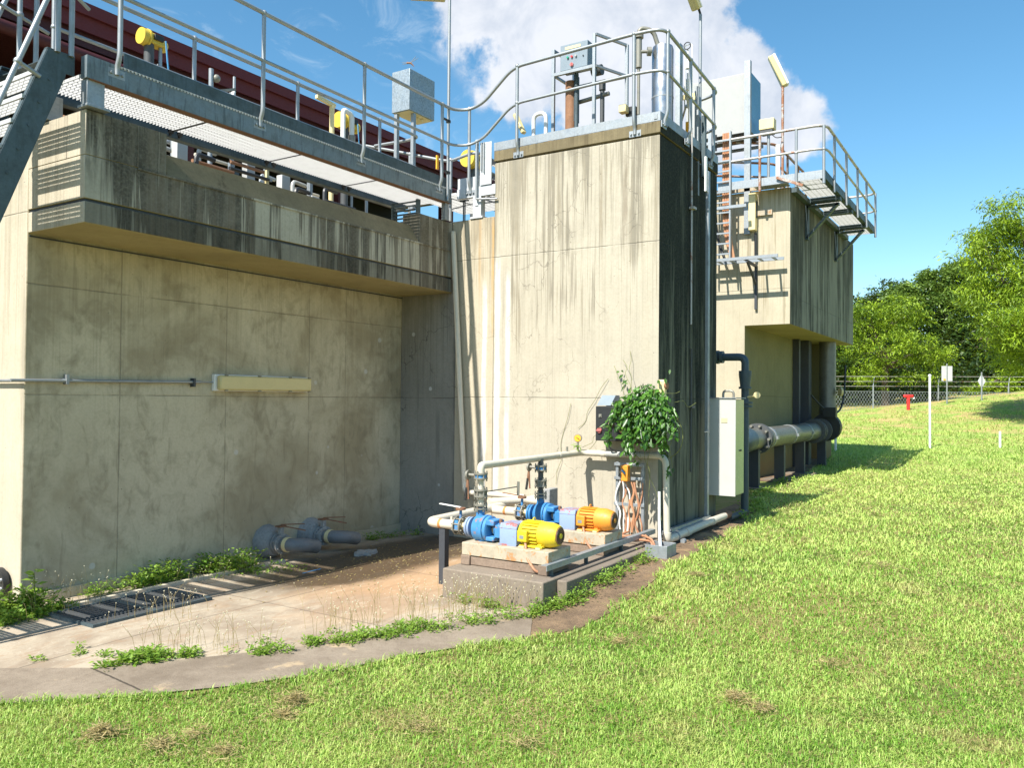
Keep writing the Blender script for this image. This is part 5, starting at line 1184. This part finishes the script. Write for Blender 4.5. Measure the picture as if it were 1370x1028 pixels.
# dry clippings
C_=[];
for (px_,py_,r_,cnt) in ((135,985,.10,520),(395,940,.10,380),(380,958,.09,250),(215,1000,.12,260),(830,860,.09,160),(985,935,.13,300),(1020,950,.10,200),(300,1008,.10,150),(845,800,.09,150),(880,830,.07,100),(260,985,.12,120),(560,975,.14,140),(1110,890,.16,120),(700,1000,.14,140),(930,770,.1,150),(1180,760,.25,160)):
    ry=FW+RT*((px_-685)/FPX)-UP*((py_-514)/FPX)
    tt=(-.14-EYE.z)/ry.z; 
    for _ in range(3):
        q=EYE+ry*tt; tt=(hgt(q.x,q.y)+.02-EYE.z)/ry.z
    q=EYE+ry*tt
    for k in range(cnt):
        rr=abs(random.gauss(0,r_*.6)); a=random.random()*6.283; C_.append((q.x+rr*math.cos(a),q.y+rr*math.sin(a),q.z+.012+max(0,(r_-rr))*.45*random.random()*(1 if cnt>300 else .4)))
C_=np.array(C_); d=unit(len(C_)); d[:,2]*=.3; d/=np.linalg.norm(d,axis=1,keepdims=True)
o=leafmesh('dry_clippings',C_,d,unit(len(C_)),.03+.035*RNG.random(len(C_)),.003,'straw',RNG.random(len(C_))); tag(o,'small straw coloured heaps of dry grass clippings on the lawn','clippings',kind='stuff')

def _gap(x,y): return math.sin(x*6.3+y*2.1)+.6*math.sin(x*15.7-y*4)<-1.05
def weeds(name,label,strips,mat='weed',kind='stuff',cat='weeds',z=None):
    """strips: (x0,y0,x1,y1,width,count,height,leaf)"""
    P_=[];Dd=[];L=[];T_=[]
    for (x0,y0,x1,y1,w,cnt,ht,lf) in strips:
        ncl=max(3,cnt//22); 
        for c in range(ncl):
            t_=random.random(); cx=x0+(x1-x0)*t_+random.gauss(0,w*.4); cy=y0+(y1-y0)*t_+random.gauss(0,w*.4); zz_=hgt(cx,cy)
            if _gap(cx,cy): continue
            sc=.5+random.random()*.9; tn=random.random()
            for k in range(22):
                a=random.random()*6.283; r_=abs(random.gauss(0,.04*ht/.08)); h_=random.random()*ht*sc
                P_.append((cx+r_*math.cos(a),cy+r_*math.sin(a),zz_+h_)); dd=V((math.cos(a)*.9,math.sin(a)*.9,.25+random.gauss(0,.35))).normalized(); Dd.append(tuple(dd)); L.append(lf*(.6+.8*random.random())); T_.append(min(1,max(0,tn*.5+.5*random.random())))
    P_=np.array(P_);Dd=np.array(Dd);n=len(P_); nr=np.tile([0,0,1.],(n,1))+RNG.normal(0,.35,(n,3))
    o=leafmesh(name,P_,Dd,nr,np.array(L),np.array(L)*.5,mat,np.array(T_)); tag(o,label,cat,kind=kind); return o
weeds('path_weeds','low bright green weeds creeping between the apron and the brown path',[(3.35,5.35,3.75,4.95,.09,1000,.05,.030),(3.9,4.75,4.9,4.15,.13,2200,.055,.028),(4.9,4.15,5.8,3.62,.15,2000,.06,.028),(4.2,4.7,5.6,3.95,.16,700,.05,.028),(3.0,6.0,3.6,5.2,.12,300,.04,.03),(3.2,5.3,3.5,5.1,.05,350,.07,.04)])
weeds('slab_weeds','green weeds growing thickly against the side of the pump slab',[(5.8,3.55,6.3,3.36,.10,900,.08,.03),(6.3,3.34,7.9,3.33,.07,1500,.11,.032),(5.9,3.8,5.95,4.3,.07,450,.09,.03)])
weeds('wall_weeds','leafy dark green weeds along the foot of the recessed wall',[(4.7,7.22,5.75,7.25,.06,1800,.15,.045),(5.6,7.05,5.9,6.95,.08,800,.18,.045),(4.1,7.25,4.9,7.25,.04,500,.09,.035),(7.9,7.2,8.6,6.9,.08,500,.08,.035),(5.4,6.9,6.2,6.6,.1,260,.08,.03)])
weeds('corner_weeds','dense green weeds at the left bottom corner of the tank',[(3.1,7.3,3.75,7.05,.10,2600,.17,.05),(3.3,6.9,3.9,6.95,.08,900,.10,.04)])
weeds('pipe_weeds','green grass tufts in the shade by the low pipes of the tower side',[(11.2,3.35,13.5,3.7,.15,900,.09,.05),(14,3.95,17,4.1,.15,700,.08,.05)])
# seedling
t=thing('seedling','single broad-leaved seedling beside the left corner of the tank','seedling',(3.66,7.0,-.2))
st=[(3.66,7.0,-.2),(3.65,7.01,.0),(3.645,7.02,.16)]; build('stem',MB().tube(st,.006,6),'vinestem',t)
P_=[];Dd=[];L=[]
for z_,r_,s_ in ((-.02,.05,.11),(.0,.06,.10),(.06,.06,.09),(.10,.05,.10),(.14,.03,.10),(.16,.02,.08),(.17,.01,.06)):
    for k in range(3):
        a=random.random()*6.28; P_.append((3.65+.01*math.cos(a),7.01+.01*math.sin(a),z_)); Dd.append(tuple(V((math.cos(a),math.sin(a),.15)).normalized())); L.append(s_)
P_=np.array(P_);Dd=np.array(Dd); o=leafmesh('leaves',P_-np.array(t.location),Dd,np.tile([0,0,1.],(len(P_),1))+RNG.normal(0,.2,(len(P_),3)),np.array(L),np.array(L)*.62,'weed',.5+.5*RNG.random(len(P_)),parent=t); o.location=(0,0,0)
# dry stalks with flower heads
def stalks(name,label,regs):
    s=MB(); fl=MB()
    for (x0,y0,x1,y1,w,cnt,ht) in regs:
        for k in range(cnt):
            t_=random.random(); x=x0+(x1-x0)*t_+random.gauss(0,w); y=y0+(y1-y0)*t_+random.gauss(0,w); z=hgt(x,y); h_=ht*(.5+.7*random.random()); a=random.random()*6.28; b_=random.uniform(.1,.5)*h_
            m_=V((x+b_*.3*math.cos(a),y+b_*.3*math.sin(a),z+h_*.6)); e=V((x+b_*math.cos(a),y+b_*math.sin(a),z+h_))
            s.tube([(x,y,z),m_,e],[.0016,.0012,.0008],4,cap=False)
            fl.ball(e,.004+.0025*random.random(),5)
            if random.random()<.6: 
                e2=m_+V((random.gauss(0,.03),random.gauss(0,.03),h_*.3)); s.tube([m_,e2],[.001,.0007],4,cap=False); fl.ball(e2,.004,5)
    o=build(name,s,'straw'); tag(o,label,'dry stalks',kind='stuff'); 
    o2=build('flower_heads',fl,'flower',o); o2['kind']='stuff'
stalks('dry_stalks','thin dry stalks with tiny pale flower heads in front of the apron',[(3.5,5.3,4.2,4.75,.12,45,.22),(4.6,4.6,5.7,3.9,.14,110,.30),(5.7,4.1,6.0,3.7,.08,60,.26),(3.9,6.2,4.4,5.9,.1,26,.22),(3.5,6.9,4.2,6.9,.1,26,.3),(5.0,7.0,6.2,6.8,.1,26,.2)])
# debris flecks on the apron
mb=MB()
for k in range(420):
    x=random.gauss(6.9,.9);y=random.gauss(6.1,.45)
    if 3.8<x<8.7 and 4.7<y<7.35:
        s_=random.uniform(.004,.012); a=random.random()*3; mb.beam((x,y,-.188+hgt(x,y)+.2),(x+s_*math.cos(a)*2,y+s_*math.sin(a)*2,-.186+hgt(x,y)+.2),s_,.003)
tag(build('leaf_litter',mb,'straw'),'scattered pale leaf fragments on the stained apron','litter',kind='stuff')
mb=MB()
for k in range(90):
    x=random.uniform(7.6,16);y=3.28+.08*max(0,x-11)*.8+random.gauss(0,.09); s_=random.uniform(.01,.03); mb.ball((x,y,hgt(x,y)+.01),s_,6,(1,.8,.5))
tag(build('loose_stones',mb,'dirt'),'loose small stones in the bare soil strip by the tower','stones',kind='stuff')
tag(build('blue_strap',MB().beam((6.02,6.36,-.185),(6.22,6.30,-.165),.012,.004),'bluelabel'),'thin blue strip lying on the apron near the outlets','strip')
mb=MB()
for k in range(26): 
    a=random.random()*6.28; mb.box(7.15+random.gauss(0,.08),6.55+random.gauss(0,.05),-.20,7.17+random.gauss(0,.08),6.60+random.gauss(0,.05),-.17+random.random()*.02)
tag(build('crumpled_debris',mb,'mortar'),'crumpled pale debris on the wet apron under the outlets','debris',kind='stuff')

# vine on the control panels
VN=thing('vine','leafy climbing vine smothering the control panel at the tower corner','vine',(8.5,3.55,1.0))
lobes=[((8.46,3.62,1.50),(.12,.27,.20),900),((8.48,3.50,1.38),(.13,.17,.24),600),((8.47,3.78,1.50),(.10,.14,.12),260),((8.50,3.90,1.52),(.07,.10,.07),110),((8.46,3.72,1.20),(.07,.10,.13),170),((8.46,3.66,1.08),(.05,.05,.10),60),((8.54,3.46,1.62),(.10,.12,.10),220),((8.52,3.44,1.15),(.06,.07,.16),120),((8.50,3.60,1.42),(.18,.40,.34),420),((8.50,3.42,1.30),(.10,.12,.36),170),((8.47,3.70,1.02),(.04,.16,.12),50),((8.60,3.30,1.25),(.06,.06,.30),60),((8.55,3.74,1.72),(.04,.05,.07),26),((8.60,3.95,1.62),(.04,.06,.06),22)]
P_=[]; ST=[]
rv=random.Random(21)
for k in range(78):
    yy=rv.choice([3.42,3.50,3.55,3.60,3.66,3.74,3.80])+rv.gauss(0,.03); zz0=1.71-.9*abs(yy-3.56)**1.3+rv.gauss(0,.05); xx=8.52+rv.uniform(-.08,.02); ln_=rv.choice([.12,.2,.3,.42,.55])*(1.1-.6*abs(yy-3.58)); q=V((xx,yy,zz0)); path_=[q.copy()]
    dr=V((-.35,rv.gauss(-.15,.38),.35)); 
    for j in range(int(ln_/.022)+3):
        dr+=V((rv.gauss(-.02,.10),rv.gauss(0,.16),-.20)); dr.normalize(); q=q+dr*.022; q.x=min(q.x,8.60 if q.z<1.17 else 8.535); path_.append(q.copy())
        for h_ in range(2 if rv.random()<.75 else 1): P_.append((q.x+rv.gauss(-.015,.018),q.y+rv.gauss(0,.022),q.z+rv.gauss(0,.018)))
    if k%4==0: ST.append(path_)
for (a0,b0,nn) in (((8.5,3.74,1.60),(8.78,4.02,2.02),7),((8.5,3.9,1.52),(8.6,4.05,1.6),9),((8.55,3.5,1.66),(8.74,3.44,1.98),8),((8.5,3.36,1.2),(8.62,3.36,.75),12),((8.46,3.72,1.2),(8.56,3.74,.92),12)):
    for j in range(nn):
        t_=rv.random(); q=V(a0).lerp(V(b0),t_); P_.append((q.x+rv.gauss(0,.012),q.y+rv.gauss(0,.03),q.z+rv.gauss(0,.03)))
P_=np.array(P_); n=len(P_)
d=np.stack([-.35+RNG.normal(0,.35,n),RNG.normal(0,.45,n),-.75+RNG.normal(0,.35,n)],1); d/=np.linalg.norm(d,axis=1,keepdims=True)
nr=np.stack([-1+RNG.normal(0,.3,n),RNG.normal(0,.45,n),.55+RNG.normal(0,.35,n)],1)
o=leafmesh('leaves',P_-np.array(VN.location),d,nr,.04+.07*RNG.random(n),(.035+.06*RNG.random(n))*.52,'vine',np.clip(RNG.normal(.42,.38,n),0,1),parent=VN); o.location=(0,0,0)
sm=MB(); rr=random.Random(9)
for path_ in ST: sm.tube(path_,.0022,4)
def wander(a,b_,k=9,j=.03):
    a=V(a);b_=V(b_); return [a.lerp(b_,i/k)+V((rr.gauss(0,j*.4),rr.gauss(0,j),rr.gauss(0,j))) if 0<i<k else a.lerp(b_,i/k) for i in range(k+1)]
for a,b_ in (((8.5,3.7,1.6),(8.76,4.0,2.12)),((8.5,3.8,1.55),(8.78,4.12,2.05)),((8.5,3.75,1.6),(8.79,3.92,2.22)),((8.5,3.9,1.5),(8.78,4.5,1.0)),((8.5,4.0,1.45),(8.62,4.45,1.08)),((8.5,3.6,1.1),(8.6,3.6,.4)),((8.48,3.72,1.3),(8.66,3.75,.9)),((8.48,3.76,1.3),(8.64,3.70,.95)),((8.46,3.40,1.6),(8.6,3.32,.9)),((8.46,3.38,1.55),(8.64,3.36,1.0)),((8.48,3.5,1.7),(9.3,3.3,1.62)),((8.48,3.5,1.72),(8.9,3.35,1.75)),((8.5,3.6,1.3),(8.62,3.45,.3)),((8.45,3.74,1.45),(8.55,3.73,1.0)),((8.45,3.70,1.5),(8.55,3.78,1.02)),((8.46,3.66,1.5),(8.55,3.68,1.0)),((8.47,3.55,1.5),(8.55,3.40,1.05)),((8.79,4.2,1.9),(8.79,4.6,1.3)),((8.79,4.7,1.6),(8.79,4.9,.6))):
    sm.tube(fillet(wander(a,b_,6,.035),.08,3),.0026,5)
sm.tube(fillet([(8.46,3.42,1.6),(8.50,3.25,1.5),(8.55,3.17,1.3),(8.55,3.2,1.1),(8.62,3.36,1.0)],.15,5),.004,5)
sm.tube(fillet([(8.46,3.42,1.62),(8.50,3.28,1.55),(8.55,3.22,1.35),(8.55,3.22,1.2)],.15,5),.004,5)
build('stems',sm,'vinestem',VN)
# small leaves round gauge
P_=np.array([(8.53,4.475+RNG.normal(0,.03),1.10+RNG.normal(0,.01)) for _ in range(16)]); d=np.stack([RNG.normal(-.3,.3,16),RNG.normal(0,1,16),RNG.normal(-.1,.3,16)],1); d/=np.linalg.norm(d,axis=1,keepdims=True)
o=leafmesh('creeper_sprig',P_,d,np.tile([-.4,0,1.],(16,1)),.07,.014,'weed',RNG.random(16)); tag(o,'small green sprig of leaves under the yellow pressure gauge','sprig')

# ------------------------------------------------------------------ trees
def tree(name,label,D,lat,trunk_h,lobes,mat,leaf,per,group='trees beyond the fence',droop=.2,clump=.42,trunk_r=.22,elong=.5):
    """lobes: (dlat,dz(above ground),ddepth,rx,rz) metres relative to the trunk foot"""
    p=onground(D,lat); t=thing(name,label,'tree',tuple(p),group); org=np.array(p)
    rx=np.array((math.sin(YAW),-math.cos(YAW),0)); fx=np.array((math.cos(YAW),math.sin(YAW),0))
    br=MB(); tw=V((0,0,trunk_h)); br.tube([(p.x,p.y,p.z-.3),p+V((.1,.05,trunk_h*.5)),p+tw],[trunk_r*1.2,trunk_r*.9,trunk_r*.7],10)
    cen=[];
    for (dl,dz,dd,rxx,rz) in lobes:
        c=org+rx*dl+fx*dd+np.array((0,0,dz)); 
        a=p+tw*(.7+.3*random.random()); e=V(tuple(c)); mid_=a.lerp(e,.5)+V((random.gauss(0,.2),random.gauss(0,.2),.3))
        br.tube([a,mid_,e],[trunk_r*.5,trunk_r*.3,trunk_r*.1],7)
        for q in range(3):
            e2=e+V((random.gauss(0,rxx*.5),random.gauss(0,rxx*.5),random.gauss(0,rz*.5))); br.tube([mid_.lerp(e,.4),e2],[trunk_r*.16,trunk_r*.05],5)
        ncl=int(per*2.6*rxx*rz)
        u=unit(ncl)*(.55+.5*RNG.random((ncl,1))); 
        u+= .16*np.sin(u[:,[1,2,0]]*7.+dl)
        cen.append(c+u*np.array((rxx,rxx,rz)))
    cen=np.concatenate(cen); m_=len(cen); k=34
    base=np.repeat(cen,k,0); off=RNG.normal(0,clump,(m_*k,3)); off[:,2]*=.55; 
    dirc=np.repeat(unit(m_),k,0); dirc[:,2]=-abs(dirc[:,2])*droop
    pos=base+off*.6+dirc*(RNG.random((m_*k,1))*clump*1.6)
    n=len(pos); d=dirc+RNG.normal(0,.5,(n,3)); d[:,2]-=droop; d/=np.linalg.norm(d,axis=1,keepdims=True)
    nr=RNG.normal(0,.55,(n,3)); nr[:,2]+=1.
    tn=np.clip(np.repeat(RNG.normal(.5,.22,m_),k)+RNG.normal(0,.15,n),0,1); ln=leaf*(.6+.8*RNG.random(n))
    o=leafmesh('crown',pos-org,d,nr,ln,ln*elong,mat,tn,parent=t); o.location=(0,0,0)
    build('trunk',br,'bark',t)
    return t
def L_(px_,py_,D,lat0,g): return ((px_-685)/FPX*D-lat0, 1.65-(py_-538)/FPX*D-g)
def mktree(name,label,D,px0,th,blobs,mat,leaf,per,**k):
    lat0=(px0-685)/FPX*D; g=onground(D,lat0).z; lb=[]
    for (px_,py_,rp,rq,dd) in blobs:
        a,b_=L_(px_,py_,D,lat0,g); lb.append((a,b_,dd,rp/FPX*D,rq/FPX*D))
    return tree(name,label,D,lat0,th,lb,mat,leaf,per,**k)
mktree('feathery_tree','tall bright yellow-green feathery tree filling the right edge',35,1385,4.5,[(1372,285,46,32,0),(1345,318,38,32,1),(1400,330,60,60,2),(1335,365,34,30,0),(1380,390,60,40,0),(1345,415,52,30,-1),(1310,395,22,18,0),(1325,440,50,24,-2),(1390,460,70,36,0),(1440,400,70,80,2),(1318,330,16,14,0)],'tree_a',.19,26,droop=.45,clump=.34,elong=.26)
mktree('feathery_tree','low bright feathery tree with drooping sprays just right of the far building',49,1185,3.2,[(1165,425,26,22,0),(1200,420,36,24,0),(1150,455,24,26,1),(1190,465,44,24,-1),(1235,475,28,20,-1),(1165,500,30,14,0),(1215,505,26,10,-1),(1140,400,14,14,2)],'tree_a',.20,22,droop=.4,clump=.34,elong=.28)
mktree('broadleaf_tree','rounded glossy green tree on the skyline left of the feathery tree',60,1255,5,[(1270,375,34,26,0),(1240,390,36,26,0),(1300,385,30,34,1),(1215,405,24,24,1),(1265,420,56,30,-1),(1290,450,50,28,0),(1285,355,16,10,0)],'tree_b',.24,18,droop=.15,clump=.4,elong=.5)
mktree('broadleaf_tree','dark glossy tree low on the skyline behind the drooping one',66,1180,5,[(1190,400,30,22,0),(1160,420,30,26,0),(1210,430,44,34,0),(1180,455,50,30,0),(1130,440,34,34,0),(1090,450,40,40,0)],'tree_c',.26,16,clump=.42)
mktree('dark_tree','shaded dark tree low behind the fence under the feathery tree',56,1320,4,[(1300,470,50,34,2),(1350,470,60,40,2),(1250,485,50,28,2),(1200,490,50,26,3),(1400,470,60,50,2),(1330,500,60,22,0),(1140,500,40,26,3)],'tree_c',.26,24,clump=.45)
mktree('shrub','olive brown shrub behind the fence right of the hydrant',49,1240,.8,[(1242,530,14,13,0),(1252,522,12,12,0),(1232,540,9,9,0)],'tree_b',.16,60,group='shrubs by the fence',clump=.22)
mktree('shrub','bright green shrub behind the fence at the right edge',50,1345,.8,[(1340,515,24,12,0),(1365,500,20,14,0),(1310,522,16,9,0)],'tree_a',.16,50,group='shrubs by the fence',clump=.22)
mktree('broadleaf_tree','green tree behind the fence seen left of the far building corner',56,1080,4,[(1080,470,40,34,0),(1110,480,34,40,0),(1060,500,44,30,0)],'tree_b',.24,16)
mktree('broadleaf_tree','large tree beyond the right frame edge',48,1500,5,[(1500,380,80,60,0),(1460,430,50,50,0),(1560,430,80,80,0)],'tree_b',.28,10)
# understorey and far wood
P_=[]
for k in range(2600):
    D=RNG.uniform(51,64); lat=RNG.uniform(12,46); q=onground(D,lat); P_.append((q.x,q.y,q.z+abs(RNG.normal(0,1.5))))
P_=np.repeat(np.array(P_),14,0)+RNG.normal(0,.5,(2600*14,3)); n=len(P_); d=unit(n); nr=RNG.normal(0,.5,(n,3)); nr[:,2]+=1
o=leafmesh('understorey',P_,d,nr,.28,.14,'tree_c',np.clip(RNG.normal(.25,.2,n),0,1)); tag(o,'dark leafy understorey beneath the trees behind the fence','undergrowth',kind='stuff')
P_=[]
for k in range(3000):
    D=RNG.uniform(72,90); lat=RNG.uniform(10,75); P_.append((*onground(D,lat)[:2],1+RNG.uniform(0,7.)))
P_=np.repeat(np.array(P_),14,0)+RNG.normal(0,.8,(3000*14,3)); n=len(P_); d=unit(n); nr=RNG.normal(0,.5,(n,3)); nr[:,2]+=1
o=leafmesh('far_wood',P_,d,nr,.6,.35,'tree_c',np.clip(RNG.normal(.4,.2,n),0,1)); tag(o,'dark mass of far woodland behind the trees','wood',kind='stuff')

# ------------------------------------------------------------------ sky, sun, render
sun_v=V((-1,.10,1.2)).normalized()
w=bpy.data.worlds.new('World'); S.world=w; w.use_nodes=True; t=w.node_tree; t.nodes.clear(); nt=NT(t)
sky=nt.add('ShaderNodeTexSky'); sky.sky_type='NISHITA'; sky.sun_disc=False; sky.sun_elevation=math.asin(sun_v.z); sky.sun_rotation=math.atan2(sun_v.x,sun_v.y)
sky.air_density=1.; sky.dust_density=.4; sky.ozone_density=2.2; sky.altitude=50
tc=nt.add('ShaderNodeTexCoord'); dv=tc.outputs['Generated']
hsv=nt.add('ShaderNodeHueSaturation',{'Color':sky.outputs[0],'Hue':.486,'Saturation':1.22,'Value':1.2})
bias=None
for (px_,py_,rad,wt) in ((760,40,.15,1.),(880,70,.15,1.),(980,130,.12,1.),(1060,160,.075,.9),(830,150,.12,.9),(700,130,.07,.8),(640,10,.08,.55),(900,-40,.14,.9),(720,-60,.14,.7),(1100,-150,.10,.6)):
    c=pdir(px_,py_); dt=nt.add('ShaderNodeVectorMath',{0:dv},operation='DISTANCE'); dt.inputs[1].default_value=c
    f=nt.m('MULTIPLY',nt.rng(dt.outputs['Value'],rad,0.,0.,1.),wt); bias=f if bias is None else nt.m('MAXIMUM',bias,f)
n1=nt.noise(dv,6.,14,.60,.15); n2=nt.noise(dv,16.,10,.6,.3)
cl=nt.m('ADD',nt.m('MULTIPLY',bias,.62),nt.m('MULTIPLY',nt.m('SUBTRACT',n1,.5),1.7))
mask=nt.m('MULTIPLY',nt.rng(cl,.11,.27),nt.rng(bias,.0,.10))
wn=nt.noise(nt.scale(dv,(1,1,2.2)),9.,10,.7,1.2); c2=pdir(470,100); dt=nt.add('ShaderNodeVectorMath',{0:dv},operation='DISTANCE'); dt.inputs[1].default_value=c2
wisp=nt.m('MULTIPLY',nt.rng(wn,.50,.72,0.,.30),nt.rng(dt.outputs['Value'],.35,.05))
shade=nt.mix(nt.rng(nt.m('ADD',nt.m('MULTIPLY',n2,.6),nt.m('MULTIPLY',n1,.4)),.38,.62),(4.2,4.6,5.3),(5.9,6.05,6.4))
cc=nt.mix(wisp,hsv.outputs[0],(5.2,6.1,6.8)); cc=nt.mix(nt.m('MULTIPLY',mask,.94),cc,shade)
bg=nt.add('ShaderNodeBackground',{'Color':cc,'Strength':.088}); ow=nt.add('ShaderNodeOutputWorld',{0:bg.outputs[0]})
sd_=bpy.data.lights.new('sun','SUN'); sd_.energy=4.9; sd_.angle=R(.5); sd_.color=(1.,.955,.87); so=bpy.data.objects.new('sun',sd_); COL.objects.link(so)
so.rotation_euler=(-sun_v).to_track_quat('-Z','Y').to_euler(); so.location=(0,0,20)
S.view_settings.view_transform='Standard'; S.view_settings.look='None'; S.view_settings.exposure=.9; S.view_settings.gamma=1; S.view_settings.use_curve_mapping=False
S.render.engine='CYCLES'; S.cycles.max_bounces=6; S.cycles.diffuse_bounces=4; S.cycles.glossy_bounces=3; S.cycles.transmission_bounces=3; S.cycles.transparent_max_bounces=6
S.render.resolution_x=1024; S.render.resolution_y=769
